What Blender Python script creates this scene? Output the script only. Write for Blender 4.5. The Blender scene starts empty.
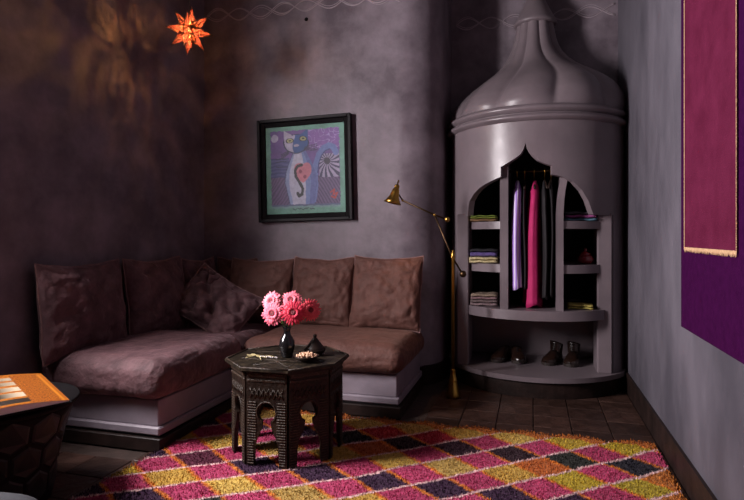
import bpy, bmesh, math, random
from mathutils import Vector, Matrix, noise
random.seed(7)
PI = math.pi
R = math.radians
sc = bpy.context.scene
C = sc.collection

# ------------------------------------------------------------------ camera
TH = math.atan(160 / 560)
cd = bpy.data.cameras.new('camera')
cd.sensor_width = 36
cd.lens = 560 / 744 * 36
cd.shift_y = -14 / 744
cd.clip_start = .05
cam = bpy.data.objects.new('camera', cd)
C.objects.link(cam)
cam.location = (0, 0, 1.1)
cam.rotation_euler = (PI / 2, 0, TH)
sc.camera = cam
# ------------------------------------------------------------------ world, light, exposure
w = bpy.data.worlds.new('world')
sc.world = w
w.use_nodes = True
w.node_tree.nodes['Background'].inputs[0].default_value = (.55, .65, .9, 1)
w.node_tree.nodes['Background'].inputs[1].default_value = .3
sc.view_settings.view_transform = 'Standard'
sc.view_settings.look = 'None'
sc.view_settings.gamma = 1
sc.view_settings.use_curve_mapping = False
sc.view_settings.exposure = 0
XL, XR, YB, YF, ZC = -2.58, .65, 4.03, -1.3, 3.35      # left, right, back, front, ceiling
YR = 4.77                                               # back of the niche
WY0, WY1, WZ0, WZ1 = 1.30, 2.02, 1.18, 2.55               # the window in the left wall


def area(name, loc, rot, sx, sy, energy, col):
    l = bpy.data.lights.new(name, 'AREA')
    l.shape = 'RECTANGLE'
    l.size = sx
    l.size_y = sy
    l.energy = energy
    l.color = col
    o = bpy.data.objects.new(name, l)
    C.objects.link(o)
    o.location = loc
    o.rotation_euler = rot
    return o


area('window_daylight', (XL - .36, (WY0 + WY1) / 2 - .10, (WZ0 + WZ1) / 2 + .04), (0, R(-82), R(36)), 1.25, WY1 - WY0, 290, (1, .93, .95))


# ------------------------------------------------------------------ materials
def mat(name, col, col2=None, rough=.6, scale=5, bump=0, bscale=None, metal=0, sheen=0, sheen_col=None, spec=.5,
        emit=None, estr=0, detail=6, contrast=(.35, .65), rough2=None, coat=0, objrand=0, coords='Object', stretch=None, attr=None, trans=0):
    m = bpy.data.materials.new(name)
    m.use_nodes = True
    nt = m.node_tree
    N, L = nt.nodes, nt.links
    b = N['Principled BSDF']
    b.inputs['Base Color'].default_value = (*col, 1)
    b.inputs['Roughness'].default_value = rough
    b.inputs['Metallic'].default_value = metal
    b.inputs['Specular IOR Level'].default_value = spec
    b.inputs['Coat Weight'].default_value = coat
    b.inputs['Coat Roughness'].default_value = .2
    b.inputs['Transmission Weight'].default_value = trans
    if sheen:
        b.inputs['Sheen Weight'].default_value = sheen
        b.inputs['Sheen Roughness'].default_value = .35
        b.inputs['Sheen Tint'].default_value = (*(sheen_col or col), 1)
    if emit:
        b.inputs['Emission Color'].default_value = (*emit, 1)
        b.inputs['Emission Strength'].default_value = estr
    tc = N.new('ShaderNodeTexCoord')
    vec = tc.outputs[coords]
    if stretch:
        mp = N.new('ShaderNodeMapping')
        mp.inputs['Scale'].default_value = stretch
        L.new(vec, mp.inputs['Vector'])
        vec = mp.outputs[0]
    colout = None
    if attr:
        a = N.new('ShaderNodeVertexColor')
        a.layer_name = attr
        colout = a.outputs[0]
    if col2 or rough2:
        n = N.new('ShaderNodeTexNoise')
        n.inputs['Scale'].default_value = scale
        n.inputs['Detail'].default_value = detail
        n.inputs['Roughness'].default_value = .62
        L.new(vec, n.inputs['Vector'])
        r = N.new('ShaderNodeMapRange')
        r.inputs[1].default_value, r.inputs[2].default_value = contrast
        L.new(n.outputs['Fac'], r.inputs[0])
        if col2:
            mx = N.new('ShaderNodeMix')
            mx.data_type = 'RGBA'
            mx.inputs[6].default_value = (*col, 1)
            mx.inputs[7].default_value = (*col2, 1)
            L.new(r.outputs[0], mx.inputs[0])
            if attr:
                mx.blend_type = 'MULTIPLY'
                L.new(colout, mx.inputs[6])
            colout = mx.outputs[2]
        if rough2:
            r2 = N.new('ShaderNodeMapRange')
            r2.inputs[1].default_value, r2.inputs[2].default_value = contrast
            r2.inputs[3].default_value, r2.inputs[4].default_value = rough, rough2
            L.new(n.outputs['Fac'], r2.inputs[0])
            L.new(r2.outputs[0], b.inputs['Roughness'])
    if objrand:
        oi = N.new('ShaderNodeObjectInfo')
        hs = N.new('ShaderNodeHueSaturation')
        mr = N.new('ShaderNodeMapRange')
        mr.inputs[3].default_value, mr.inputs[4].default_value = 1 - objrand, 1 + objrand
        L.new(oi.outputs['Random'], mr.inputs[0])
        L.new(mr.outputs[0], hs.inputs['Value'])
        if colout:
            L.new(colout, hs.inputs['Color'])
        else:
            hs.inputs['Color'].default_value = (*col, 1)
        colout = hs.outputs[0]
    if colout:
        L.new(colout, b.inputs['Base Color'])
    if bump:
        n2 = N.new('ShaderNodeTexNoise')
        n2.inputs['Scale'].default_value = bscale or scale
        n2.inputs['Detail'].default_value = 5
        L.new(vec, n2.inputs['Vector'])
        bp = N.new('ShaderNodeBump')
        bp.inputs['Strength'].default_value = bump
        bp.inputs['Distance'].default_value = .02
        L.new(n2.outputs['Fac'], bp.inputs['Height'])
        L.new(bp.outputs[0], b.inputs['Normal'])
    return m


M = {}
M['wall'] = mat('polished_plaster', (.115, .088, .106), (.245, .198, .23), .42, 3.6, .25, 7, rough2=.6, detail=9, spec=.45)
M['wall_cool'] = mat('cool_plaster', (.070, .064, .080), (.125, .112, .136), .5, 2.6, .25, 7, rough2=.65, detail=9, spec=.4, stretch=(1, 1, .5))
M['closet'] = mat('closet_plaster', (.142, .112, .124), (.198, .157, .173), .30, 2.2, .10, 5, rough2=.44, detail=8, spec=.55)
M['ceiling'] = mat('ceiling_plaster', (.05, .04, .045), (.07, .055, .065), .7, 2)
M['base'] = mat('dark_skirting', (.012, .007, .006), (.026, .014, .012), .5, 9, .2, 20, spec=.25)
M['bench'] = mat('bench_plaster', (.20, .165, .195), (.27, .225, .265), .5, 4, .15, 12)
M['tile'] = mat('brown_tile', (.032, .016, .012), (.066, .032, .023), .32, 9, .35, 25, rough2=.5, objrand=.35)
M['grout'] = mat('floor_bed', (.035, .02, .015), (.06, .035, .028), .8, 12, .2, 30)
M['concrete'] = mat('floor_screed', (.16, .085, .07), (.24, .14, .12), .6, 6, .2, 20)
M['velvet'] = mat('plum_velvet', (.058, .023, .027), (.145, .068, .075), .75, 9, .7, 22, sheen=.45, sheen_col=(.62, .42, .46), detail=7)
M['velvet_brown'] = mat('brown_velvet', (.078, .028, .020), (.115, .043, .032), .75, 14, .6, 20, sheen=.2, sheen_col=(.6, .35, .28), detail=7)
M['fringe'] = mat('velvet_fringe', (.18, .09, .085), (.30, .17, .16), .8, 30, sheen=.5, sheen_col=(.7, .5, .5))
M['darkwood'] = mat('carved_dark_wood', (.008, .005, .004), (.022, .013, .009), .42, 14, .4, 45, spec=.2)
M['carving'] = mat('carved_relief', (.018, .011, .007), (.05, .03, .019), .45, 30, .5, 70, spec=.3)
M['tabletop'] = mat('inlaid_top', (.008, .006, .004), (.05, .036, .022), .42, 26, .25, 60, spec=.25, contrast=(.45, .7))
M['brass'] = mat('aged_brass', (.55, .33, .07), (.36, .2, .04), .28, 12, metal=1)
M['brass_dark'] = mat('dark_brass', (.10, .06, .03), (.06, .035, .02), .4, 12, metal=1)
M['black'] = mat('black_lacquer', (.008, .007, .008), None, .12, coat=.4)
M['blackmat'] = mat('black_matt', (.005, .004, .005), (.008, .006, .007), .75, 20, spec=.12)
M['frame'] = mat('black_frame', (.006, .005, .006), (.010, .008, .009), .7, 30, spec=.08)
M['frame_outer'] = mat('black_moulding', (.010, .008, .010), None, .4, spec=.12)
M['inner_shade'] = mat('compartment_shade', (.010, .007, .008), (.016, .011, .012), .7, 8)  # near-black stands in for the shade inside the compartments
M['rug'] = mat('wool_rug', (1, 1, 1), (.72, .66, .66), .9, 60, .5, 120, sheen=.05, sheen_col=(1, .9, .9), attr='Col')
M['paint'] = mat('painted_canvas', (1, 1, 1), (.75, .75, .8), .5, 40, .15, 90, attr='Col')
M['print'] = mat('printed_page', (1, 1, 1), None, .3, attr='Col', coat=.2)
M['paper'] = mat('paper', (.9, .84, .84), (.78, .7, .7), .7, 40, stretch=(1, 1, 40))
M['purple_cloth'] = mat('purple_hanging', (.030, .001, .030), (.040, .002, .040), .9, 30, .3, 200, spec=.06)
M['pink_cloth'] = mat('crimson_hanging', (.090, .008, .030), (.125, .014, .045), .9, 6, .3, 150, spec=.08)
M['gold_thread'] = mat('tan_thread', (.55, .33, .17), (.7, .45, .25), .7, 60)
M['leaf'] = mat('stem_green', (.13, .25, .05), (.22, .34, .08), .5, 10)
M['clay'] = mat('dark_clay', (.018, .010, .008), (.03, .017, .012), .45, 10, spec=.3)
M['nut'] = mat('roasted_nut', (.55, .30, .17), (.7, .45, .3), .6, 30, objrand=.3)
M['twig'] = mat('dried_twig', (.42, .33, .12), (.55, .45, .25), .6, 30)
M['leather'] = mat('dark_leather', (.012, .006, .005), (.022, .010, .007), .25, 10, .2, 30, coat=.3)
M['sole'] = mat('shoe_sole', (.02, .012, .01), None, .6)
M['greyleather'] = mat('grey_panel', (.007, .0075, .009), (.012, .013, .015), .5, 12, spec=.3)
M['bluefab'] = mat('slate_fabric', (.018, .020, .028), (.026, .029, .038), .8, 30)
M['white_metal'] = mat('painted_frame', (.30, .25, .25), None, .5)


def glass_mat():
    m = bpy.data.materials.new('star_glass')
    m.use_nodes = True
    nt = m.node_tree
    N, L = nt.nodes, nt.links
    N.remove(N['Principled BSDF'])
    out = N['Material Output']
    tr = N.new('ShaderNodeBsdfTransparent')
    tr.inputs[0].default_value = (1, .72, .42, 1)
    tl = N.new('ShaderNodeBsdfTranslucent')
    tl.inputs[0].default_value = (.11, .021, .016, 1)
    df = N.new('ShaderNodeBsdfGlossy')
    df.inputs[0].default_value = (.5, .12, .05, 1)
    df.inputs['Roughness'].default_value = .3
    tc = N.new('ShaderNodeTexCoord')
    v = N.new('ShaderNodeTexVoronoi')
    v.inputs['Scale'].default_value = 60
    L.new(tc.outputs['Object'], v.inputs['Vector'])
    mr = N.new('ShaderNodeMapRange')
    mr.inputs[1].default_value, mr.inputs[2].default_value = .38, .46
    mr.inputs[3].default_value, mr.inputs[4].default_value = .15, .99
    L.new(v.outputs['Distance'], mr.inputs[0])
    mx = N.new('ShaderNodeMixShader')
    L.new(mr.outputs[0], mx.inputs[0])
    L.new(tr.outputs[0], mx.inputs[1])
    m2 = N.new('ShaderNodeMixShader')
    m2.inputs[0].default_value = .12
    L.new(tl.outputs[0], m2.inputs[1])
    L.new(df.outputs[0], m2.inputs[2])
    L.new(m2.outputs[0], mx.inputs[2])
    L.new(mx.outputs[0], out.inputs[0])
    return m


M['starglass'] = glass_mat()


# ------------------------------------------------------------------ helpers
def tag(o, label=None, cat=None, group=None, kind=None):
    if label: o['label'] = label
    if cat: o['category'] = cat
    if group: o['group'] = group
    if kind: o['kind'] = kind
    return o


def empty(name, loc=(0, 0, 0), rz=0, label=None, cat=None, group=None, kind=None):
    o = bpy.data.objects.new(name, None)
    C.objects.link(o)
    o.empty_display_size = .05
    o.location = loc
    o.rotation_euler = (0, 0, rz)
    return tag(o, label, cat, group, kind)


def copy_tree(o, parent=None):
    c = o.copy()
    C.objects.link(c)
    c.parent = parent
    for ch in list(o.children):
        copy_tree(ch, c)
    return c


class MB:
    def __init__(s):
        s.v = []; s.f = []; s.sm = []; s.col = []

    def add(s, vs, fs, smooth=False, col=None):
        o = len(s.v)
        s.v += [tuple(v) for v in vs]
        s.f += [tuple(i + o for i in f) for f in fs]
        s.sm += [smooth] * len(fs)
        if col is not None: s.col += [col] * len(vs)
        return s

    def box(s, x0, x1, y0, y1, z0, z1, mtx=None, col=None):
        vs = [Vector(p) for p in ((x0, y0, z0), (x1, y0, z0), (x1, y1, z0), (x0, y1, z0), (x0, y0, z1), (x1, y0, z1), (x1, y1, z1), (x0, y1, z1))]
        if mtx: vs = [mtx @ v for v in vs]
        return s.add(vs, [(0, 3, 2, 1), (4, 5, 6, 7), (0, 1, 5, 4), (1, 2, 6, 5), (2, 3, 7, 6), (3, 0, 4, 7)], col=col)

    def bbox(s, x0, x1, y0, y1, z0, z1, b=.003, mtx=None):
        """box with chamfered edges"""
        bm = bmesh.new()
        bmesh.ops.create_cube(bm, size=1)
        for v in bm.verts:
            v.co = Vector(((x0 + x1) / 2 + v.co.x * (x1 - x0), (y0 + y1) / 2 + v.co.y * (y1 - y0), (z0 + z1) / 2 + v.co.z * (z1 - z0)))
        bmesh.ops.bevel(bm, geom=bm.edges[:], offset=b, segments=1, affect='EDGES')
        vs = [mtx @ v.co if mtx else v.co.copy() for v in bm.verts]
        s.add(vs, [[v.index for v in f.verts] for f in bm.faces])
        bm.free()
        return s

    def lathe(s, prof, n=24, mtx=None, smooth=True, a0=0, a1=2 * PI):
        full = abs(a1 - a0 - 2 * PI) < 1e-6
        m = n if full else n + 1
        vs = []
        for r, z in prof:
            for i in range(m):
                a = a0 + (a1 - a0) * i / n
                p = Vector((r * math.cos(a), r * math.sin(a), z))
                vs.append(mtx @ p if mtx else p)
        fs = []
        for j in range(len(prof) - 1):
            for i in range(n):
                k = (i + 1) % m
                fs.append((j * m + i, j * m + k, (j + 1) * m + k, (j + 1) * m + i))
        if full and prof[0][0] > 1e-6: fs.append(tuple(reversed(range(m))))
        if full and prof[-1][0] > 1e-6: fs.append(tuple(range((len(prof) - 1) * m, len(prof) * m)))
        return s.add(vs, fs, smooth)

    def tube(s, pts, r, n=8, smooth=True, caps=True, col=None):
        pts = [Vector(p) for p in pts]
        rs = r if isinstance(r, (list, tuple)) else [r] * len(pts)
        vs = []
        up = Vector((0, 0, 1))
        t0 = (pts[1] - pts[0]).normalized()
        a = t0.cross(up)
        if a.length < 1e-3: a = t0.cross(Vector((1, 0, 0)))
        a.normalize()
        for i, p in enumerate(pts):
            t = (pts[min(i + 1, len(pts) - 1)] - pts[max(i - 1, 0)]).normalized()
            a = (a - t * a.dot(t)).normalized()
            b = t.cross(a)
            for k in range(n):
                an = 2 * PI * k / n
                vs.append(p + (a * math.cos(an) + b * math.sin(an)) * rs[i])
        fs = [(i * n + k, i * n + (k + 1) % n, (i + 1) * n + (k + 1) % n, (i + 1) * n + k) for i in range(len(pts) - 1) for k in range(n)]
        if caps:
            fs.append(tuple(reversed(range(n))))
            fs.append(tuple(range((len(pts) - 1) * n, len(pts) * n)))
        return s.add(vs, fs, smooth, col)

    def ball(s, c, r, n=12, sc_=(1, 1, 1), mtx=None):
        c = Vector(c)
        vs, fs = [], []
        m = n // 2
        for j in range(m + 1):
            ph = PI * j / m
            for i in range(n):
                a = 2 * PI * i / n
                p = c + Vector((math.sin(ph) * math.cos(a) * r * sc_[0], math.sin(ph) * math.sin(a) * r * sc_[1], math.cos(ph) * r * sc_[2]))
                vs.append(mtx @ p if mtx else p)
        for j in range(m):
            for i in range(n):
                fs.append((j * n + i, (j + 1) * n + i, (j + 1) * n + (i + 1) % n, j * n + (i + 1) % n))
        return s.add(vs, fs, True)

    def prism(s, pts2, z0, z1, mtx=None, smooth=False):
        n = len(pts2)
        vs = [Vector((x, y, z0)) for x, y in pts2] + [Vector((x, y, z1)) for x, y in pts2]
        if mtx: vs = [mtx @ v for v in vs]
        fs = [tuple(reversed(range(n))), tuple(range(n, 2 * n))] + [(i, (i + 1) % n, n + (i + 1) % n, n + i) for i in range(n)]
        return s.add(vs, fs, smooth)

    def build(s, name, m, parent=None, loc=None, fix=True, merge=False):
        me = bpy.data.meshes.new(name)
        me.from_pydata(s.v, [], s.f)
        me.polygons.foreach_set('use_smooth', s.sm)
        me.materials.append(m)
        if s.col:
            ca = me.color_attributes.new('Col', 'FLOAT_COLOR', 'POINT')
            flat = []
            for c in s.col: flat += [c[0], c[1], c[2], 1.0]
            ca.data.foreach_set('color', flat)
        if fix or merge:
            bm = bmesh.new()
            bm.from_mesh(me)
            if merge: bmesh.ops.remove_doubles(bm, verts=bm.verts, dist=1e-5)
            if fix: bmesh.ops.recalc_face_normals(bm, faces=bm.faces)
            bm.to_mesh(me)
            bm.free()
        o = bpy.data.objects.new(name, me)
        C.objects.link(o)
        if parent: o.parent = parent
        if loc: o.location = loc
        return o


def grid(fn, nu, nv, wrap=False, col=None):
    """fn(i/nu, j/nv) -> Vector"""
    vs, cs = [], []
    for j in range(nv + 1):
        for i in range(nu + 1):
            vs.append(fn(i / nu, j / nv))
            if col: cs.append(col(i / nu, j / nv))
    fs = [(j * (nu + 1) + i, j * (nu + 1) + i + 1, (j + 1) * (nu + 1) + i + 1, (j + 1) * (nu + 1) + i) for j in range(nv) for i in range(nu)]
    return vs, fs, cs


def nz(x, y, z=0.): return noise.noise(Vector((x, y, z)))


# ------------------------------------------------------------------ setting: floor, walls, ceiling
floor = MB().box(XL - .2, XR + .2, YF - .2, YR + .2, -.12, -.008).build('floor', M['grout'])
tag(floor, kind='structure')
# square tiles, each its own piece
TS = .21
tile_me = None
ntile = 0
BX0, BX1 = XL, -.785
for i in range(16):
    for j in range(14):
        x = XR - .012 - TS * (i + .5)
        y = 4.42 - TS * (j + .5)
        if x - TS / 2 < XL - .05: continue
        if y + TS / 2 > 3.29 and x - TS / 2 < -.80 : continue
        if y + TS / 2 > 2.45 and x + TS / 2 < -1.86: continue
        if (x - .01) ** 2 + (y - 4.6) ** 2 < .55 ** 2: continue
        if y - TS / 2 > 3.98 and x < -.80: continue
        if y < 3.0 and y > 1.3 and -1.6 < x < .45: continue      # fully under the rug
        if tile_me is None:
            h = TS / 2 - .003
            t = MB().bbox(-h, h, -h, h, -.02, 0, .0025).build('tile', M['tile'], floor)
            tile_me = t.data
        else:
            t = bpy.data.objects.new('tile', tile_me)
            C.objects.link(t)
            t.parent = floor
        t.location = (x, y, random.uniform(-.0016, 0))
        t.rotation_euler = (random.uniform(-.006, .006), random.uniform(-.006, .006), random.choice((0, PI / 2, PI, -PI / 2)))
        ntile += 1
ceiling = tag(MB().box(XL - .2, XR + .2, YF - .2, YR + .2, ZC, ZC + .12).build('ceiling', M['ceiling']), kind='structure')


def wall_strip(name, pts, z0, z1, th, m, kind='structure', nzs=1, parent=None):
    """solid wall along a plan polyline; pts is the room side, thickness goes to its left"""
    ps = [Vector((x, y)) for x, y in pts]
    off = []
    for i, p in enumerate(ps):
        ds = []
        if i > 0: ds.append((p - ps[i - 1]).normalized())
        if i < len(ps) - 1: ds.append((ps[i + 1] - p).normalized())
        ns = [Vector((-d.y, d.x)) for d in ds]
        n = sum(ns, Vector((0, 0))).normalized()
        k = th / max(.3, n.dot(ns[0]))
        off.append(p + n * k)
    mb = MB()
    k = len(ps)
    vs = [(p.x, p.y, z) for z in (z0, z1) for p in ps]
    mb.add(vs, [(i, i + 1, k + i + 1, k + i) for i in range(k - 1)], True)
    vs = [(p.x, p.y, z) for z in (z0, z1) for p in off]
    mb.add(vs, [(i + 1, i, k + i, k + i + 1) for i in range(k - 1)], True)
    for z in (z0, z1):
        vs = [(p.x, p.y, z) for p in ps] + [(p.x, p.y, z) for p in off]
        mb.add(vs, [(i, i + 1, k + i + 1, k + i) for i in range(k - 1)])
    for e in (0, k - 1):
        mb.add([(ps[e].x, ps[e].y, z0), (off[e].x, off[e].y, z0), (off[e].x, off[e].y, z1), (ps[e].x, ps[e].y, z1)], [(0, 1, 2, 3)])
    o = mb.build(name, m, parent)
    if kind: tag(o, kind=kind)
    return o


# back wall with its rounded corner into the niche
RC = .30
corner = [(-.96 + RC * math.sin(a), YB + RC - RC * math.cos(a)) for a in [R(90) * k / 14 for k in range(15)]]
backpts = [(XL - .12, YB), (-2.0, YB), (-1.4, YB)] + corner + [(-.66, YR)]
wall_back = wall_strip('wall_back', backpts, 0, ZC, .12, M['wall'])
wall_niche = wall_strip('wall_niche', [(-.66, YR), (XR + .12, YR)], 0, ZC, .12, M['wall'])
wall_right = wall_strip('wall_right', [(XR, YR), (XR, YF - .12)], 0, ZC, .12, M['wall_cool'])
wall_front = wall_strip('wall_front', [(XR, YF), (XL - .12, YF)], 0, ZC, .12, M['ceiling'])
MB().lathe([(.013, 0), (.015, .004), (.0001, .006)], 14, Matrix.Translation((-1.679, YB - .001, 2.776)) @ Matrix.Rotation(R(90), 4, 'X')).build('wall_plug', M['blackmat'], wall_back)
# left wall around its window
mb = MB()
mb.box(XL - .20, XL, YF, WY0, 0, ZC)
mb.box(XL - .20, XL, WY1, YB, 0, ZC)
mb.box(XL - .20, XL, WY0, WY1, 0, WZ0)
mb.box(XL - .20, XL, WY0, WY1, WZ1, ZC)
wall_left = tag(mb.build('wall_left', M['wall']), kind='structure')
win = empty('window_1', (XL - .16, (WY0 + WY1) / 2, (WZ0 + WZ1) / 2), kind='structure')
hw, hh = (WY1 - WY0) / 2, (WZ1 - WZ0) / 2
mb = MB()
for a, b_, c_, d_ in ((-hw, -hw + .04, -hh, hh), (hw - .04, hw, -hh, hh), (-hw, hw, -hh, -hh + .04), (-hw, hw, hh - .04, hh), (-.012, .012, -hh, hh)):
    mb.box(-.02, .02, a, b_, c_, d_)
mb.build('window_frame', M['white_metal'], win)


def skirting(name, pts, h=.14, t=.014):
    # pts on the wall face, offset to the room side (right of travel)
    q = [(x, y) for x, y in pts]
    return wall_strip(name, [(x, y) for x, y in reversed(q)], .0, h, t, M['base'])


bpts = [(-.79, YB)] + [(x, y) for x, y in corner if x > -.79] + [(-.66, 4.46)]
skirting('baseboard_back', bpts)
skirting('baseboard_right', [(XR, 4.42), (XR, YF + .02)])
# carved double wave frieze high on the back wall, the niche and their corner
def frieze(name, fn, L, n=9):
    mb = MB()
    for ph in (0, PI):
        pts = []
        K = int(L / .02)
        for i in range(K + 1):
            s_ = L * i / K
            p = fn(s_)
            pts.append((p[0], p[1], 2.885 + .045 * math.sin(s_ * 2 * PI / .24 * .62 + ph) + .01 * nz(s_ * 5, ph)))
        mb.tube(pts, .005, 5)
        pts2 = [(a, b, c + .018 * math.cos(i * .12)) for i, (a, b, c) in enumerate(pts)]
        mb.tube(pts2, .003, 4)
    return tag(mb.build(name, M['frieze']), kind='structure')


M['frieze'] = mat('frieze_plaster', (.34, .28, .31), None, .6)
frieze('trim_1', lambda s_: (-2.55 + s_, YB - .001), 1.62)
frieze('trim_2', lambda s_: (-.62 + s_, YR - .001), 1.25)

# ------------------------------------------------------------------ rug
RX0, RX1, RY0, RY1 = -1.83, .615, .75, 3.2


def cellx(x):   # x -> lattice unit m
    v = (x - .045) / .138
    if v < -6: v = -6 + (x - (.045 - 6 * .138)) / .156
    return v


def celly(y, x=0):
    v = (y - 2.872) / .12
    if v < -4: v = -4 + (y - (2.872 - .48)) / .108
    return v


PINKS = [(.58, .060, .17), (.66, .095, .23), (.50, .045, .14), (.62, .11, .25)]
GOLDS = [(.68, .42, .07), (.76, .52, .11), (.60, .40, .10)]
special = {(0, 0): (.020, .022, .016), (2, 0): (.010, .008, .02), (-2, 0): (.035, .006, .016), (-4, 0): (.04, .006, .02), (-6, 0): (.03, .006, .014), (-8, 0): (.012, .006, .008),
           (-1, -1): (.62, .16, .025), (-7, -1): (.55, .12, .02), (3, -1): (.6, .2, .03), (3, -3): (.6, .2, .03),
           (-12, -4): (.11, .008, .035), (-10, -8): (.035, .04, .025), (0, 2): (.6, .42, .03), (2, 2): (.58, .42, .02), (0, -2): (.62, .46, .03), (2, -2): (.55, .42, .03),
           (-5, 1): (.52, .02, .05), (-7, 1): (.50, .015, .03), (-14, -6): (.6, .4, .03)}


def rug_colour(x, y):
    jx = .012 * nz(x * 6, y * 6, 3) + .004 * nz(x * 40, y * 40, 1)
    jy = .012 * nz(x * 6, y * 6, 9) + .004 * nz(x * 40, y * 40, 5)
    m_, n_ = cellx(x + jx), celly(y + jy)
    p = (m_ + n_) / 2
    q = (m_ - n_) / 2
    i, j = math.floor(p), math.floor(q)
    fp, fq = p - i, q - j
    # cell left vertex: p=i, q=j+? ; left vertex (m,n) = (i+j, i-j)
    m0, n0 = i + j, i - j
    lw = .05
    g = .9 + .35 * nz(x * 90, y * 90, 2) + .12 * nz(x * 15, y * 15, 7)
    if n0 >= 3 or (n0 == 2 and y > 3.17):
        c = (.55, .16, .02)
    elif min(fq, 1 - fq) < lw * .8:
        c = (.92, .62, .60)            # wool lines, rising to the right
    elif min(fp, 1 - fp) < lw:
        c = (.80, .24, .02)            # orange lines
    elif (m0, n0) in special:
        c = special[(m0, n0)]
    elif n0 % 2:
        c = PINKS[(m0 * 7 + n0 * 3) % 4]
    elif n0 % 4 == 2:
        c = GOLDS[(m0 * 5 + n0) % 3]
    else:
        c = (.045, .008, .045)
    return tuple(max(.002, k * g) for k in c)


def rug_edge(u, v):
    x = RX0 + (RX1 - RX0) * u
    y = RY0 + (RY1 - RY0) * v
    if v > .9: y += (.02 * math.sin((x - .18) * 2 * PI / .276) + .02 * nz(x * 4, 1)) * (v - .9) * 10 + .02 * (v - .9) * 10
    if u > .9: x += .012 * nz(y * 5, 4) * (u - .9) * 10
    if u < .1: x += .015 * nz(y * 5, 8) * (.1 - u) * 10
    return x, y


rug = empty('berber_rug', (-.6, 2, 0), label='shaggy rug with pink, gold and dark purple diamonds on the tile floor', cat='rug')
NU, NV = 230, 230


def rugp(u, v):
    x, y = rug_edge(u, v)
    e = min(u, 1 - u, v, 1 - v) * 2.4
    z = .004 + .011 * min(1, e / .02) + .003 * nz(x * 60, y * 60)
    return Vector((x + .6, y - 2, z))


vs, fs, cs = grid(rugp, NU, NV, col=lambda u, v: rug_colour(*rug_edge(u, v)))
mb = MB()
mb.v, mb.f, mb.sm, mb.col = vs, fs, [True] * len(fs), cs
mb.build('weave', M['rug'], rug, fix=False)
mb = MB()
rr = random.Random(3)
V_, F_, K_ = [], [], []
for k in range(85000):
    u, v = rr.random(), rr.random() ** .85
    x, y = rug_edge(u, v)
    a = rr.random() * 2 * PI
    hgt = rr.uniform(.006, .013)
    dx, dy = math.cos(a) * .0032, math.sin(a) * .0032
    lx, ly = rr.uniform(-.004, .004), rr.uniform(-.004, .004)
    b = len(V_)
    c = rug_colour(x, y)
    V_ += [(x + .6 - dx, y - 2 - dy, .012), (x + .6 + dx, y - 2 + dy, .012), (x + .6 + lx, y - 2 + ly, .014 + hgt)]
    F_.append((b, b + 1, b + 2))
    K_ += [c, c, tuple(min(1, q * 1.12) for q in c)]
mb.v, mb.f, mb.sm, mb.col = V_, F_, [False] * len(F_), K_
tag(mb.build('wool_pile', M['rug'], rug, fix=False), kind='stuff')


# ------------------------------------------------------------------ built-in benches
def bench(name, label, x0, x1, y0, y1, sides):
    b = empty(name, ((x0 + x1) / 2, (y0 + y1) / 2, 0), label=label, cat='bench')
    cx, cy = (x0 + x1) / 2, (y0 + y1) / 2
    fr = [.0, .0, .0, .0]
    MB().bbox(x0 - cx, x1 - cx, y0 - cy, y1 - cy, .12, .258, .006).build('bench_base', M['bench'], b)
    sx0, sx1, sy0, sy1 = x0, x1 + (.016 if 'r' in sides else 0), y0 - (.016 if 'f' in sides else 0), y1
    MB().bbox(sx0 - cx, sx1 - cx, sy0 - cy, sy1 - cy, .078, .122, .008).build('ledge', M['bench'], b)
    MB().bbox(sx0 - cx, sx1 + (.012 if 'r' in sides else 0) - cx, sy0 - (.012 if 'f' in sides else 0) - cy, sy1 - cy, 0, .068, .004).build('plinth', M['base'], b)
    MB().box(sx0 - cx, sx1 - .008 - cx, sy0 + .008 - cy, sy1 - cy, .06, .08).build('joint', M['blackmat'], b)
    return b


bench('masonry_bench', 'plaster bench along the left wall with a black plinth', XL + .005, -1.84, 2.46, 3.27, 'fr')
bench('masonry_bench', 'plaster bench under the painting against the back wall', XL + .005, -.785, 3.30, YB - .005, 'fr')


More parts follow.
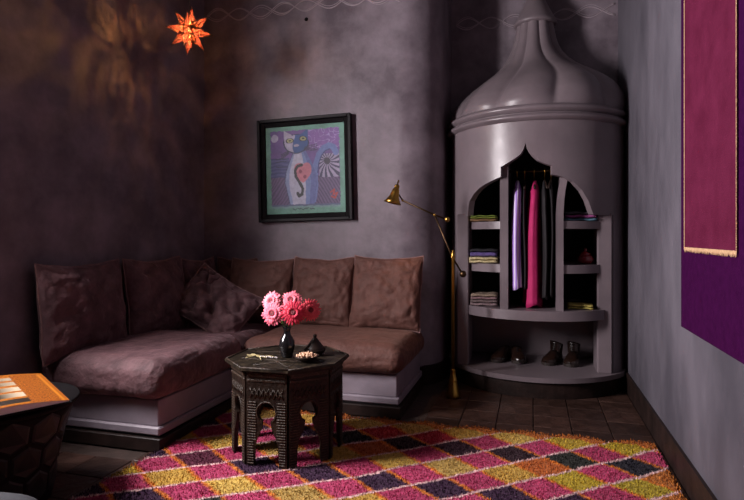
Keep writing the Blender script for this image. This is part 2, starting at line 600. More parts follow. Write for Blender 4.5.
def mattress(label, x0, x1, y0, y1, z0, z1, seed, m, rnd=.075, sag=.012):
    cx, cy = (x0 + x1) / 2, (y0 + y1) / 2
    hx, hy, hz = (x1 - x0) / 2, (y1 - y0) / 2, (z1 - z0) / 2
    t = empty('seat_mattress', (cx, cy, z0), label=label, cat='mattress')
    bm = bmesh.new()
    bmesh.ops.create_cube(bm, size=2)
    bmesh.ops.subdivide_edges(bm, edges=bm.edges[:], cuts=34, use_grid_fill=True)
    H = Vector((hx, hy, hz))
    for v in bm.verts:
        # denser towards the edges
        q = Vector([math.sin(c * PI / 2) if abs(c) < 1 else c for c in v.co])
        p = Vector((q.x * hx, q.y * hy, q.z * hz))
        r = min(rnd, hz * .98)
        inner = Vector((max(-hx + r, min(hx - r, p.x)), max(-hy + r, min(hy - r, p.y)), max(-hz + r, min(hz - r, p.z))))
        d = p - inner
        if d.length > 1e-9:
            d.normalize()
        n = d
        p = inner + d * r
        tx, ty = 1 - (p.x / hx) ** 2, 1 - (p.y / hy) ** 2
        tz = 1 - (p.z / hz) ** 2
        if p.z > 0: p.z += .016 * min(1, tx * 3) * min(1, ty * 3) * (p.z / hz)
        p += n * (.012 * max(0, tz))
        P3 = Vector((p.x * 3, p.y * 3, p.z * 3 + seed * 7))
        wv = .007 * noise.noise(P3 * 1.2) + .004 * noise.noise(P3 * 3.5)
        rid = abs(noise.noise(Vector((p.x * 5 + seed, p.y * 9, p.z * 10))))
        wv -= .008 * (1 - min(1, rid * 6)) * .6
        p += n * wv if d.length else Vector((0, 0, wv))
        v.co = p + Vector((0, 0, hz))
    me = bpy.data.meshes.new('cushioning')
    bm.to_mesh(me)
    bm.free()
    for f in me.polygons: f.use_smooth = True
    me.materials.append(m)
    o = bpy.data.objects.new('cushioning', me)
    C.objects.link(o)
    o.parent = t
    return t


mattress('long plum velvet seat mattress on the left wall bench', XL + .03, -1.79, 2.395, 3.25, .262, .462, 1, M['velvet'])
mattress('velvet mattress in the room corner behind the rumpled cushion', XL + .03, -1.84, 3.29, 3.99, .264, .425, 2, M['velvet'])
mattress('brown-plum velvet seat mattress on the bench under the painting', -1.80, -.745, 3.23, 3.99, .264, .438, 3, M['velvet_brown'])


# ------------------------------------------------------------------ cushions
def cushion(label, loc, wd, ht, th, yaw, tilt, roll=0, seed=0, m=None, crumple=0, mf=None, group='velvet back cushions on the benches'):
    """origin at bottom centre; width along x, height along z, leaning back by tilt (about x), then yaw"""
    t = empty('cushion', loc, label=label, cat='cushion', group=group)
    t.rotation_mode = 'XYZ'
    t.rotation_euler = (0, 0, yaw)
    mt = Matrix.Rotation(tilt, 4, 'X') @ Matrix.Translation((0, 0, ht / 2)) @ Matrix.Rotation(roll, 4, 'Y')
    n = 46

    def edge(u, v):
        # u,v in [-1,1]; slightly concave sides, pointed ears
        x = wd / 2 * u * (1 - .055 * (1 - v * v) ** 1.0 * abs(u)) * (1 - .03 * abs(v) ** 6)
        z = ht / 2 * v * (1 - .055 * (1 - u * u) * abs(v))
        # flop of the top edge
        z += -.012 * max(0, v) * math.cos(u * PI * .5) + .008 * nz(u * 2, v * 2, seed + 5)
        x += .008 * nz(u * 2, v * 2, seed + 15)
        return x, z

    def prof(u, v):
        a = max(0, 1 - abs(u) ** 2.6) * max(0, 1 - abs(v) ** 2.6)
        return a ** .45

    def surf(sgn):
        def fn(a, b):
            u, v = math.sin((a * 2 - 1) * PI / 2), math.sin((b * 2 - 1) * PI / 2)
            x, z = edge(u, v)
            pr = prof(u, v)
            y = -sgn * th / 2 * pr * (1 + .18 * (-v))
            # wrinkles: radiate from corners, and broad folds
            cr = 0
            for cu, cv in ((-1, -1), (1, -1), (-1, 1), (1, 1)):
                dx_, dz_ = u - cu, v - cv
                d = math.hypot(dx_, dz_) + .05
                an = math.atan2(dz_, dx_)
                cr += math.sin(an * 13 + seed + cu * 3 + cv) * math.exp(-d * 2.1) * .007
            cr += .016 * nz(u * 2.2 + seed, v * 2.2) + .010 * nz(u * 6, v * 5 + seed)
            rid = abs(nz(u * 2.6 + seed * 3, v * 3.4 - seed, 2))
            cr -= .012 * max(0, 1 - rid * 9)
            if crumple:
                r1 = abs(nz(u * 1.5 + seed, v * 1.3, 4))
                r2 = abs(nz(u * 2.4 - seed, v * 2.2, 8))
                cr -= crumple * (max(0, 1 - r1 * 6) + .7 * max(0, 1 - r2 * 8))
                cr += crumple * .6 * nz(u * 3, v * 3, seed)
                f0 = abs(u * .8 + v * .35 + .12 + .12 * math.sin(v * 4))
                cr -= crumple * 2.0 * math.exp(-(f0 * 9) ** 2)
            y += -sgn * cr * min(1, pr * 1.5)
            return mt @ Vector((x, y, z))
        return fn
    mb = MB()
    for sg in (1, -1):
        vs, fs, _ = grid(surf(sg), n, n)
        mb.add(vs, fs, True)
    mb.build('cover', m, t, merge=True)
    # ruffled fringe round the seam
    mb = MB()
    rr = random.Random(seed * 17 + 3)
    per = []
    K = 64
    for s_ in range(4):
        for i in range(K):
            f = math.sin((i / K * 2 - 1) * PI / 2)
            per.append([(f, -1), (1, f), (-f, 1), (-1, -f)][s_])
    per.append(per[0])
    pts = [mt @ Vector((edge(u, v)[0], 0, edge(u, v)[1])) for u, v in per]
    ctr = mt @ Vector((0, 0, 0))
    V_, F_ = [], []
    for i in range(len(pts) - 1):
        p, q = pts[i], pts[i + 1]
        o = (p - ctr).normalized()
        nrm = (mt.to_3x3() @ Vector((0, 1, 0)))
        for k in range(3):
            t_ = rr.random()
            b0 = p.lerp(q, t_)
            dirv = (o + nrm * rr.uniform(-.7, .7) + (q - p).normalized() * rr.uniform(-.5, .5)).normalized()
            side = (q - p).normalized() * .0022
            L = rr.uniform(.006, .014)
            b = len(V_)
            V_ += [b0 - side - o * .003, b0 + side - o * .003, b0 + dirv * L]
            F_.append((b, b + 1, b + 2))
    mb.add(V_, F_)
    mb.tube([p for p in pts], .0045, 5, caps=False)
    mb.build('fringe', mf or M['fringe'], t, fix=False)
    return t


MV, MBn = M['velvet'], M['velvet_brown']
# against the left wall (facing +x): yaw +90deg turns front (-y) to +x
cushion('large plum velvet cushion nearest the open book, on the left wall', (XL + .135, 2.64, .425), .63, .53, .18, R(90), R(-6), seed=1, m=MV)
cushion('wrinkled plum cushion second from the front on the left wall', (XL + .150, 3.27, .435), .57, .52, .18, R(87), R(-7), seed=2, m=MV)
cushion('dark velvet cushion in the left corner behind the rumpled one', (XL + .155, 3.80, .405), .40, .53, .14, R(86), R(-7), seed=3, m=MV)
cushion('narrow dark cushion by the corner, left end of the back row', (-2.25, 3.93, .405), .34, .53, .11, R(8), R(-9), seed=4, m=MBn)
cushion('brown cushion just right of the corner, partly behind the rumpled one', (-2.0, 3.83, .425), .53, .515, .17, R(2), R(-13), seed=5, m=MBn)
cushion('brown velvet cushion in the middle of the back row, behind the flowers', (-1.495, 3.82, .437), .49, .52, .16, R(-1), R(-13), seed=6, m=MBn)
cushion('brown velvet cushion at the right end of the back row', (-1.005, 3.81, .437), .53, .535, .17, R(-2), R(-14), seed=7, m=MBn)
cushion('rumpled plum throw cushion lying tilted in the sofa corner', (-2.12, 3.42, .445), .55, .41, .18, R(20), R(-30), roll=R(33), seed=8, m=MV, crumple=.034, group=None)

# ------------------------------------------------------------------ painting
def seg_d(px, py, pts):
    best = 9
    for (ax, ay), (bx, by) in zip(pts, pts[1:]):
        dx, dy = bx - ax, by - ay
        t = max(0, min(1, ((px - ax) * dx + (py - ay) * dy) / (dx * dx + dy * dy + 1e-12)))
        best = min(best, math.hypot(px - ax - t * dx, py - ay - t * dy))
    return best


def paint(u, v):
    n1 = nz(u * 9, v * 9, 1)
    u += .006 * nz(u * 14, v * 14, 11)
    v += .006 * nz(u * 14, v * 14, 12)
    n2 = nz(u * 30, v * 30, 2)
    e = .006 * n2 * 2
    G = (.16, .36, .28)
    if u < .065 + e or u > .935 + e or v < .05 + e or v > .935 + e:
        c = tuple(k * (1 + .25 * n1) for k in G)
        if v > .925 and .34 < u < .62 and abs(v - .945 - .012 * math.sin(u * 90) * math.sin(u * 37)) < .005: c = (.03, .03, .06)
        return c
    if v > .895:
        return (.2, .33, .33) if v > .915 else (.12, .14, .25)
    # background
    c = (.17 + .05 * n1, .09 + .02 * n1, .30 + .06 * n1)
    if v > .58: 
        h = math.sin((u * 1.3 + v) * 110 + 3 * n1) if u < .5 else math.sin((u * 1.6 - v) * 100)
        c = (.14 + .05 * h, .09 + .03 * h, .20 + .06 * h)
    elif v > .36 and u < .3:
        h = math.sin(v * 150 + 2 * n1)
        c = (.08 + .03 * h, .08 + .03 * h, .24 + .04 * h)
    if u > .55 and v < .27:
        h = abs(nz(u * 16, v * 16, 6))
        if h < .05: c = (.42, .32, .62)
        else: c = (.26, .13, .40)
    if .68 < u < .93 and .34 < v < .60:
        a = math.atan2(v - .42, u - .78)
        d = math.hypot(u - .78, v - .42)
        c = (.42, .36, .52) if math.sin(a * 16 + d * 20) > -.1 else (.06, .05, .12)
        if d < .04: c = (.05, .04, .08)
    if .13 < u < .27 and (abs(v - .37) < .006 or abs(v - .40) < .005 or abs(v - .46) < .005): c = (.03, .03, .10)
    if math.hypot(u - .12, v - .13) < .045: c = (.50, .45, .60)
    # tail
    if seg_d(u, v, [(.60, .86), (.63, .72), (.63, .58), (.64, .45), (.68, .34), (.74, .27), (.80, .25), (.86, .27), (.89, .33)]) < .034: c = (.17, .22, .48)
    if seg_d(u, v, [(.66, .55), (.67, .45), (.71, .36), (.76, .30), (.82, .29)]) < .006: c = (.05, .06, .2)
    # body
    if .29 < v < .90:
        t = (v - .29) / .61
        hwid = .075 + .13 * math.sin(min(1, t * 1.7) * PI / 2) - .05 * max(0, t - .6) / .4
        ctr = .435 + .02 * t
        du = u - ctr
        if abs(du) < hwid:
            c = (.20, .26, .50) if du > hwid * .30 else (.50, .48, .60)
            if du < -hwid * .72: c = (.28, .33, .52)
            if abs(abs(du) - hwid) < .008: c = (.04, .05, .15)
            if du > hwid * .62: c = (.14, .17, .40)
            c = tuple(k * (1 + .15 * n2) for k in c)
    # heart
    hx, hy = (u - .475) / .095, (.555 - v) / .105
    if (hx * hx + hy * hy - 1) ** 3 - hx * hx * hy ** 3 < 0:
        c = (.58, .20, .26)
        if math.hypot(u - .44, v - .52) < .02 or math.hypot(u - .50, v - .585) < .022: c = (.28, .05, .10)
    if seg_d(u, v, [(.46, .45), (.41, .46), (.375, .51), (.385, .58), (.43, .65), (.47, .72), (.46, .78), (.42, .80), (.405, .77)]) < .017: c = (.02, .02, .03)
    # head
    ear1 = u > .235 and u < .34 and v > .045 + (u - .235) * .55 and v < .17 and (u - .235) > (v - .045) * .10
    ear2 = u > .43 and u < .545 and v > .045 + (.535 - u) * .65 and v < .17 and u < .545
    hd = ((u - .395) / .165) ** 2 + ((v - .19) / (.095 if v < .19 else .125)) ** 2
    if hd < 1 or ear1 or ear2:
        if u < .37 + .02 * math.sin(v * 20):
            c = (.46, .42, .55)
        else:
            c = (.035, .10, .30)
        if .82 < hd < 1 and not (ear1 or ear2): c = (.02, .03, .09)
        c = tuple(k * (1 + .2 * n1) for k in c)
    for ex, ey in ((.315, .165), (.485, .150)):
        d = math.hypot((u - ex) / .04, (v - ey) / .022)
        if d < 1: c = (.42, .42, .22)
        if d < .45: c = (.03, .05, .05)
        if 1 <= d < 1.35: c = (.02, .02, .05)
    if math.hypot((u - .40) / .035, (v - .225) / .014) < 1: c = (.45, .4, .5)
    for k in range(4):
        if seg_d(u, v, [(.50, .25 + .012 * k), (.66, .22 + .022 * k)]) < .004: c = (.02, .02, .05)
        if seg_d(u, v, [(.30, .28 + .01 * k), (.20, .32 + .018 * k)]) < .004: c = (.02, .02, .05)
    if seg_d(u, v, [(.82, .77), (.86, .74), (.85, .80), (.90, .78), (.87, .84), (.83, .82)]) < .009: c = (.5, .06, .05)
    return tuple(max(.005, k) for k in c)


pic = empty('framed_painting', (-1.675, YB - .004, 1.215), label='black-framed painting of a blue cat on the back wall', cat='painting')
pic.rotation_euler = (0, R(-1.3), 0)
W2, H2 = .388, .80
mb = MB()
fw = .026
for x0, x1, z0, z1 in ((-W2, -W2 + fw, 0, H2), (W2 - fw, W2, 0, H2), (-W2 + fw, W2 - fw, 0, fw), (-W2 + fw, W2 - fw, H2 - fw, H2)):
    mb.bbox(x0, x1, -.05, 0, z0, z1, .004)
mb.build('outer_frame', M['frame_outer'], pic)
mb = MB()
f2 = .060
for x0, x1, z0, z1 in ((-W2 + fw, -W2 + f2, fw, H2 - fw), (W2 - f2, W2 - fw, fw, H2 - fw), (-W2 + f2, W2 - f2, fw, f2), (-W2 + f2, W2 - f2, H2 - f2, H2 - fw)):
    mb.bbox(x0, x1, -.030, 0, z0, z1, .003)
mb.build('inner_frame', M['frame'], pic)
vs, fs, cs = grid(lambda a, b: Vector((-W2 + f2 + (2 * W2 - 2 * f2) * a, -.016, H2 - f2 - (H2 - 2 * f2) * b)), 190, 200, col=paint)
mb = MB()
mb.v, mb.f, mb.sm, mb.col = vs, fs, [False] * len(fs), cs
mb.col = [tuple(k ** 1.12 * .95 for k in c) for c in mb.col]
mb.build('canvas', M['paint'], pic, fix=False)

# ------------------------------------------------------------------ domed wardrobe
WX, WYc = .025, 4.6
ward = empty('domed_wardrobe', (WX, WYc, 0), label='round plaster wardrobe with fluted onion dome and pointed arch opening', cat='wardrobe')
XMAX = XR - .002 - WX
YMAX = YR - .003 - WYc


def shx(z): return .045 * math.exp(-((z - 2.27) / .17) ** 2) if z > 2.0 else 0


def clampv(v): return Vector((max(-.655 - WX + .0, min(XMAX, v[0] + shx(v[2]))), min(YMAX, v[1]), v[2]))


def cyl(r, a, z): return clampv((r * math.sin(R(a)), -r * math.cos(R(a)), z))


AR = [(-47, 1.248), (-46.5, 1.30), (-45.2, 1.357), (-41, 1.405), (-36.8, 1.439), (-32, 1.465), (-27.7, 1.484), (-24, 1.499), (-20.3, 1.512), (-20.2, 1.581), (-17, 1.598), (-13.6, 1.618), (-10.5, 1.638),
      (-8.1, 1.657), (-6.8, 1.675), (-5.8, 1.697), (-4.9, 1.735), (-4.0, 1.697), (-3.0, 1.672), (-1.2, 1.645), (2.0, 1.612), (6, 1.592), (10.8, 1.574), (10.9, 1.515), (14, 1.508), (18.2, 1.497),
      (23.9, 1.466), (29.9, 1.408), (34.2, 1.339), (36.9, 1.271), (38, 1.248), (41, 1.244)]
def ta(a): return math.degrees(math.asin((.635 * math.sin(R(a)) + .01 - WX) / .65))


AR = [(-59, .13), (-58.9, 1.248)] + [(ta(a), z) for a, z in AR] + [(52.9, 1.246), (53, .13)]
cols = [(a, .13) for a in range(-106, -60, 3)] + AR + [(a, .13) for a in range(56, 107, 3)]
RO, RI, ZT = .650, .600, 1.90
mb = MB()
n = len(cols)
for rad, flip in ((RO, False), (RI, True)):
    vs = [cyl(rad, a, z) for a, z in cols] + [cyl(rad, a, max(z, 1.78)) for a, z in cols] + [cyl(rad, a, ZT) for a, z in cols]
    fs = []
    for L0 in (0, 1):
        for i in range(n - 1):
            fs.append((L0 * n + i, L0 * n + i + 1, (L0 + 1) * n + i + 1, (L0 + 1) * n + i))
    mb.add(vs, fs, True)
vs = []
for a, z in cols: vs += [cyl(RO, a, z), cyl(RI, a, z)]
mb.add(vs, [(2 * i, 2 * i + 1, 2 * i + 3, 2 * i + 2) for i in range(n - 1)])
mb.build('wardrobe_body', M['closet'], ward, fix=False)
# cornice
def arc_lathe(prof, nseg=72, a0=-110, a1=110, mod=None, m=None, name='', parent=ward):
    mb = MB()
    vs = []
    for r, z in prof:
        for i in range(nseg + 1):
            a = a0 + (a1 - a0) * i / nseg
            rr_ = r * (mod(a, z) if mod else 1)
            vs.append(cyl(rr_, a, z))
    fs = [(j * (nseg + 1) + i, j * (nseg + 1) + i + 1, (j + 1) * (nseg + 1) + i + 1, (j + 1) * (nseg + 1) + i) for j in range(len(prof) - 1) for i in range(nseg)]
    mb.add(vs, fs, True)
    return mb.build(name, m or M['closet'], parent, fix=False)


def ringprof(z0, z1, r0, dr, n=9):
    return [(r0 + dr * math.sin(PI * k / (n - 1)), z0 + (z1 - z0) * k / (n - 1)) for k in range(n)]


arc_lathe([(.61, 1.882)] + ringprof(1.884, 1.938, .652, .035) + [(.655, 1.941)], name='cornice_ring')
arc_lathe([(.60, 1.940)] + ringprof(1.942, 1.998, .652, .03) + [(.60, 2.0)], name='cornice_ring')
dp = [(.640, 1.99), (.648, 2.04), (.640, 2.08), (.618, 2.13), (.580, 2.18), (.530, 2.235), (.468, 2.285), (.405, 2.33), (.345, 2.37), (.294, 2.41), (.247, 2.46), (.208, 2.515), (.179, 2.575), (.160, 2.64), (.148, 2.70), (.140, 2.76), (.136, 2.80)]
# smooth resample
dp2 = []
for k in range(len(dp) - 1):
    for t in range(3):
        dp2.append((dp[k][0] + (dp[k + 1][0] - dp[k][0]) * t / 3, dp[k][1] + (dp[k + 1][1] - dp[k][1]) * t / 3))
dp2.append(dp[-1])


def lobes(a, z):
    s_ = abs(math.sin(R(5 * (a - 11))))
    d = (.095 + .055 * max(0, min(1, (z - 2.2) / .35))) if z > 2.1 else .095 * (.45 + .55 * max(0, (z - 1.99) / .11))
    return 1.02 - d * (1 - s_ ** .7)


arc_lathe(dp2, 220, -180, 180, lobes, name='dome')
arc_lathe([(.10, 2.748), (.148, 2.750), (.162, 2.757), (.166, 2.768), (.156, 2.785), (.138, 2.82), (.118, 2.86), (.098, 2.90), (.080, 2.94), (.062, 2.985), (.045, 3.04), (.026, 3.10), (.001, 3.16)], 40, -180, 180, name='finial')
# inside
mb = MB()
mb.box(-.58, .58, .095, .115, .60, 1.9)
mb.build('back_shade_panel', M['inner_shade'], ward)  # shade behind the shelves, put into a dark panel
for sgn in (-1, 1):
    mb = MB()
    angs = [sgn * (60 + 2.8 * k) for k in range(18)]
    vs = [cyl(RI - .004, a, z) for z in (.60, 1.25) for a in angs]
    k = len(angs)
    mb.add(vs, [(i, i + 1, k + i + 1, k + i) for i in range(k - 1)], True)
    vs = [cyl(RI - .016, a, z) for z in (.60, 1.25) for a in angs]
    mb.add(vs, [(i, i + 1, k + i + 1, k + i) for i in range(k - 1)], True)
    mb.build('side_shade_panel', M['inner_shade'], ward, fix=False)  # dark sheets painted as the shade at the compartment sides
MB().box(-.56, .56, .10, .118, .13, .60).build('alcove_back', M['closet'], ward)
MB().prism([(.58 * math.cos(R(a)), .58 * math.sin(R(a))) for a in range(-180, 1, 6)] + [(.58, .1), (-.58, .1)], 1.76, 1.79).build('light_block', M['inner_shade'], ward)  # disc added to block light leaking down from the dome


def arcpoly(r, a0, a1, yback, n=20, x0=None, x1=None):
    pts = [(r * math.sin(R(a0 + (a1 - a0) * k / n)), -r * math.cos(R(a0 + (a1 - a0) * k / n))) for k in range(n + 1)]
    pts = [(max(-.585, min(.585 if XMAX > .585 else XMAX, x)), y) for x, y in pts]
    return pts + [(x1 if x1 is not None else pts[-1][0], yback), (x0 if x0 is not None else pts[0][0], yback)]


for z0, z1 in ((1.15, 1.203), (.842, .90)):
    MB().prism(arcpoly(.598, -60, -23.0, .098, x0=-.590, x1=-.598 * math.sin(R(23))), z0, z1).build('shelf', M['closet'], ward)
    MB().prism(arcpoly(.598, 16.0, 57, .098, x0=.598 * math.sin(R(16.0)), x1=.580), z0, z1).build('shelf', M['closet'], ward)
MB().prism(arcpoly(.628, -50, 46, .098, 40, x0=-.57, x1=.57), .520, .588).build('counter', M['closet'], ward)
for a0, a1, flare in ((-23.7, -18.0, 1), (12.9, 17.5, -1)):
    x0, x1 = .602 * math.sin(R(a0)), .602 * math.sin(R(a1))
    yf = -.602 * math.cos(R((a0 + a1) / 2))
    mb = MB()
    lv = [(.585, 0), (1.25, 0), (1.35, .006), (1.42, .016), (1.48, .028), (1.58, .038), (1.77, .04)]
    vs = []
    for z, f in lv:
        xa, xb = x0, x1
        if flare == 1: xa, xb = x0, x1
        else: xa, xb = x0 + f, x1 + f * .9
        vs += [(xa, yf, z), (xb, yf, z), (xb, .097, z), (xa, .097, z)]
    fs = [(4 * j + k, 4 * j + (k + 1) % 4, 4 * j + 4 + (k + 1) % 4, 4 * j + 4 + k) for j in range(len(lv) - 1) for k in range(4)]
    fs += [(3, 2, 1, 0), tuple(4 * (len(lv) - 1) + k for k in range(4))]
    mb.add(vs, fs).build('divider', M['closet'], ward)
for x0, x1 in ((-.540, -.450), (.437, .536)):
    MB().bbox(x0 - WX, x1 - WX, 4.185 - WYc, 4.44 - WYc, .14, 1.262, .008).build('pilaster', M['closet'], ward)
# floor ledge and riser
pl = [(max(-.68, min(XMAX, .680 * math.sin(R(a)))), -.672 * math.cos(R(a))) for a in range(-92, 93, 3)] + [(XMAX, YMAX), (-.68, YMAX)]
MB().prism(pl, .112, .145).build('ledge', M['closet'], ward)
pl = [(max(-.66, min(XMAX, .660 * math.sin(R(a)))), -.650 * math.cos(R(a))) for a in range(-92, 93, 3)] + [(XMAX, YMAX), (-.66, YMAX)]
MB().prism(pl, 0, .112).build('riser', M['base'], ward)
mb = MB().tube([(-.22, -.33, 1.575), (.17, -.33, 1.575)], .010, 10)
mb.build('hanging_rail', M['brass_dark'], ward)


# ------------------------------------------------------------------ clothes on hangers
def cloth_mat(name, c1, c2=None, stripes=0):
    if not stripes: return mat(name, c1, c2, .75, 12, .2, 60, sheen=.3, sheen_col=c2 or c1)
    m = bpy.data.materials.new(name)
    m.use_nodes = True
    N, L = m.node_tree.nodes, m.node_tree.links
    b = N['Principled BSDF']
    b.inputs['Roughness'].default_value = .6
    tc = N.new('ShaderNodeTexCoord')
    wv = N.new('ShaderNodeTexWave')
    wv.inputs['Scale'].default_value = stripes
    wv.inputs['Distortion'].default_value = 1.2
    mp = N.new('ShaderNodeMapping')
    mp.inputs['Scale'].default_value = (1, .25, .0)
    L.new(tc.outputs['Object'], mp.inputs[0])
    L.new(mp.outputs[0], wv.inputs[0])
    cr = N.new('ShaderNodeValToRGB')
    cr.color_ramp.elements[0].position = .55
    cr.color_ramp.elements[1].position = .72
    cr.color_ramp.elements[0].color = (*c1, 1)
    cr.color_ramp.elements[1].color = (*c2, 1)
    L.new(wv.outputs[0], cr.inputs[0])
    L.new(cr.outputs[0], b.inputs['Base Color'])
    return m


M['lilac'] = cloth_mat('lilac_stripe', (.34, .18, .62), (.80, .70, .92), 14)
M['magenta'] = cloth_mat('magenta_cloth', (.40, .006, .09), (.50, .015, .13))
M['blackcloth'] = cloth_mat('black_cloth', (.008, .006, .008), (.012, .01, .012))


def garment(label, m, x, ztop, zbot, w0, w1, skew=0, seed=0, depth=.36, cat='garment', group=None, dy=0):
    zz = ztop
    o = None
    n = 60
    lv = 30
    vs, fs = [], []
    for j in range(lv + 1):
        t = j / lv
        z = ztop + (zbot - ztop) * t
        sh = min(1, (t * (ztop - zbot) / .13)) ** .6 if t > 0 else 0
        hd = (.03 + (depth / 2 - .03) * sh)
        hw_ = (w0 + (w1 - w0) * t) * (.35 + .65 * min(1, t * 10))
        for i in range(n):
            a = 2 * PI * i / n
            f = 1 + .22 * math.sin(a * 7 + seed + t * 1.5) * min(1, t * 4) + .16 * math.sin(a * 13 + seed * 2) * min(1, t * 4)
            cx_, sy_ = math.cos(a), math.sin(a)
            px = hw_ * math.copysign(abs(cx_) ** .8, cx_) * f + skew * t * t + .005 * math.sin(t * 6 + seed)
            py = hd * sy_ * (1 + .03 * f)
            zo = -.012 * math.sin(a * 3 + seed) * (t > .97)
            vs.append((px, py, z - ztop + zo))
    for j in range(lv):
        for i in range(n):
            fs.append((j * n + i, j * n + (i + 1) % n, (j + 1) * n + (i + 1) % n, (j + 1) * n + i))
    fs.append(tuple(range(n)))
    fs.append(tuple(reversed(range(lv * n, (lv + 1) * n))))
    o = MB().add(vs, fs, True).build('garment', m, None, (.01 + x, WYc - .33 + dy, ztop))
    tag(o, label, cat, group)
    return o


def hanger(x, label, tilt=0):
    h = empty('clothes_hanger', (.01 + x, WYc - .33, 1.512), R(tilt), label=label, cat='hanger', group='hangers on the wardrobe rail')
    pts = [(0, 0, -.005), (0, 0, .03)] + [(0, -.018 * math.cos(R(a)) + .0, .060 + .018 * math.sin(R(a))) for a in range(-60, 200, 20)]
    pts = [(0, 0, -.01), (0, 0, .035), (0, -.012, .048), (0, -.019, .064), (0, -.013, .079), (0, 0, .085), (0, .013, .079), (0, .018, .066)]
    MB().tube(pts, .0035, 8).build('hook', M['brass'], h)
    MB().tube([(0, -.15, -.075), (0, -.07, -.035), (0, 0, -.008), (0, .07, -.035), (0, .15, -.075)], .008, 8).build('shoulder_bar', M['clay'], h)
    return h


garment('long lilac and white striped garment hanging in the wardrobe', M['lilac'], -.116, 1.505, .73, .030, .042, seed=1, dy=-.03)
garment('long magenta garment hanging in the middle of the wardrobe', M['magenta'], .005, 1.505, .603, .036, .054, skew=-.018, seed=2)
garment('black garment hanging between the lilac and magenta ones', M['blackcloth'], -.062, 1.50, .72, .012, .012, seed=3)
garment('black garment hanging just right of the magenta one', M['blackcloth'], .078, 1.50, .66, .022, .020, seed=4, depth=.38)
garment('black garment hanging at the right end of the wardrobe rail', M['blackcloth'], .122, 1.50, .68, .016, .018, seed=5, depth=.34)
for x, l in ((-.116, 'hanger with brass hook carrying the lilac striped garment'), (-.062, 'brass hook hanger between the lilac and magenta garments'), (.005, 'hanger with brass hook carrying the magenta garment'),
             (.078, 'brass hook hanger just right of the magenta garment'), (.122, 'rightmost hanger with brass hook on the wardrobe rail')):
    hanger(x, l, random.uniform(-10, 10))


# ------------------------------------------------------------------ folded things and shelf objects
def folded(name, label, cat, x, y, z, wd, dp_, h, layers, cols_, rz=0, seed=0, group=None):
    t = empty(name, (.01 + x, WYc + y, z), rz, label, cat, group)
    rr = random.Random(seed)
    lh = h / layers
    for k in range(layers):
        c = cols_[k % len(cols_)]
        key = 'fold_' + str(c)
        if key not in M:
            M[key] = mat('folded_cloth_tone', c, tuple(q * .6 for q in c), .8, 45, .2, 80, contrast=(.45, .55))
        w_, d_ = wd * rr.uniform(.94, 1), dp_ * rr.uniform(.92, 1)
        # rounded fold section swept across the width
        prof = []
        for i in range(16):
            a = 2 * PI * i / 16
            prof.append((d_ / 2 * math.copysign(abs(math.cos(a)) ** .35, math.cos(a)), lh / 2 * math.copysign(abs(math.sin(a)) ** .8, math.sin(a)) * .98))
        vs, fs = [], []
        ns = 10
        for i in range(ns + 1):
            xx = -w_ / 2 + w_ * i / ns
            sg = .0025 * math.sin(i * 1.3 + seed + k)
            for (py, pz) in prof:
                vs.append((xx, py, max(pz + sg, -lh / 2 + .0004) + lh * (k + .5)))
        for i in range(ns):
            for j in range(16):
                fs.append((i * 16 + j, i * 16 + (j + 1) % 16, (i + 1) * 16 + (j + 1) % 16, (i + 1) * 16 + j))
        fs += [tuple(range(16)), tuple(reversed(range(ns * 16, ns * 16 + 16)))]
        MB().add(vs, fs, True).build('fold', M[key], t)
    return t


SH = 1.2045
folded('folded_textile', 'brown folded cloth under the green one, top left shelf', 'cloth', -.352, -.345, SH, .20, .22, .022, 1, [(.22, .12, .05)], seed=1)
folded('folded_textile', 'green folded cloth on top of the top left shelf', 'cloth', -.352, -.345, SH + .0225, .19, .21, .026, 2, [(.20, .24, .03), (.16, .22, .03)], seed=2)
zz = .9012
for k, (nm, lb, hh_, c, w_) in enumerate((('folded_textile', 'cream folded cloth at the bottom of the middle left shelf', .046, (.66, .55, .30), .235),
                                          ('folded_textile', 'purple patterned folded cloth above the cream one, middle left shelf', .036, (.12, .08, .26), .225),
                                          ('folded_textile', 'black folded cloth topmost on the middle left shelf', .020, (.02, .018, .025), .22))):
    folded(nm, lb, 'cloth', -.352, -.345, zz, w_ - .025, .23, hh_, 2 if k == 0 else 1, [c], seed=3 + k)
    zz += hh_ + .0006
folded('folded_textile', 'grey-brown checked blanket at the bottom of the lower left shelf', 'cloth', -.348, -.345, .589, .205, .22, .045, 2, [(.24, .16, .17), (.16, .11, .11)], seed=8)
folded('folded_textile', 'dusty pink folded blanket above the checked one, lower left shelf', 'cloth', -.350, -.345, .6345, .195, .21, .042, 2, [(.26, .15, .16), (.3, .22, .16)], seed=9)
zz = SH
for k, (lb, hh_, c) in enumerate((('teal folded cloth at the bottom of the top right shelf', .020, (.10, .22, .30)), ('pink and purple folded cloth on the teal one, top right shelf', .026, (.34, .07, .24)),
                                  ('black and grey folded cloth topmost on the top right shelf', .022, (.07, .065, .085)))):
    folded('folded_textile', lb, 'cloth', .318, -.35, zz, .21, .22, hh_, 1, [c], seed=20 + k)
    zz += hh_ + .0006
folded('folded_textile', 'pale yellow folded cloth on the lower right shelf', 'cloth', .315, -.38, .589, .17, .17, .034, 2, [(.60, .50, .12), (.52, .42, .1)], seed=30)
M['redglaze'] = mat('red_glaze', (.20, .012, .018), None, .12, coat=.6)
pot = empty('red_jar', (.01 + .355, WYc - .36, .9012), label='round dark red glazed jar with lid on the middle right shelf', cat='jar')
MB().lathe([(.028, 0), (.045, .008), (.056, .03), (.052, .052), (.036, .066)], 24).build('jar_body', M['redglaze'], pot)
MB().lathe([(.040, .064), (.034, .078), (.015, .088), (.008, .092), (.013, .101), (.010, .110), (0.0001, .113)], 24).build('lid', M['redglaze'], pot)


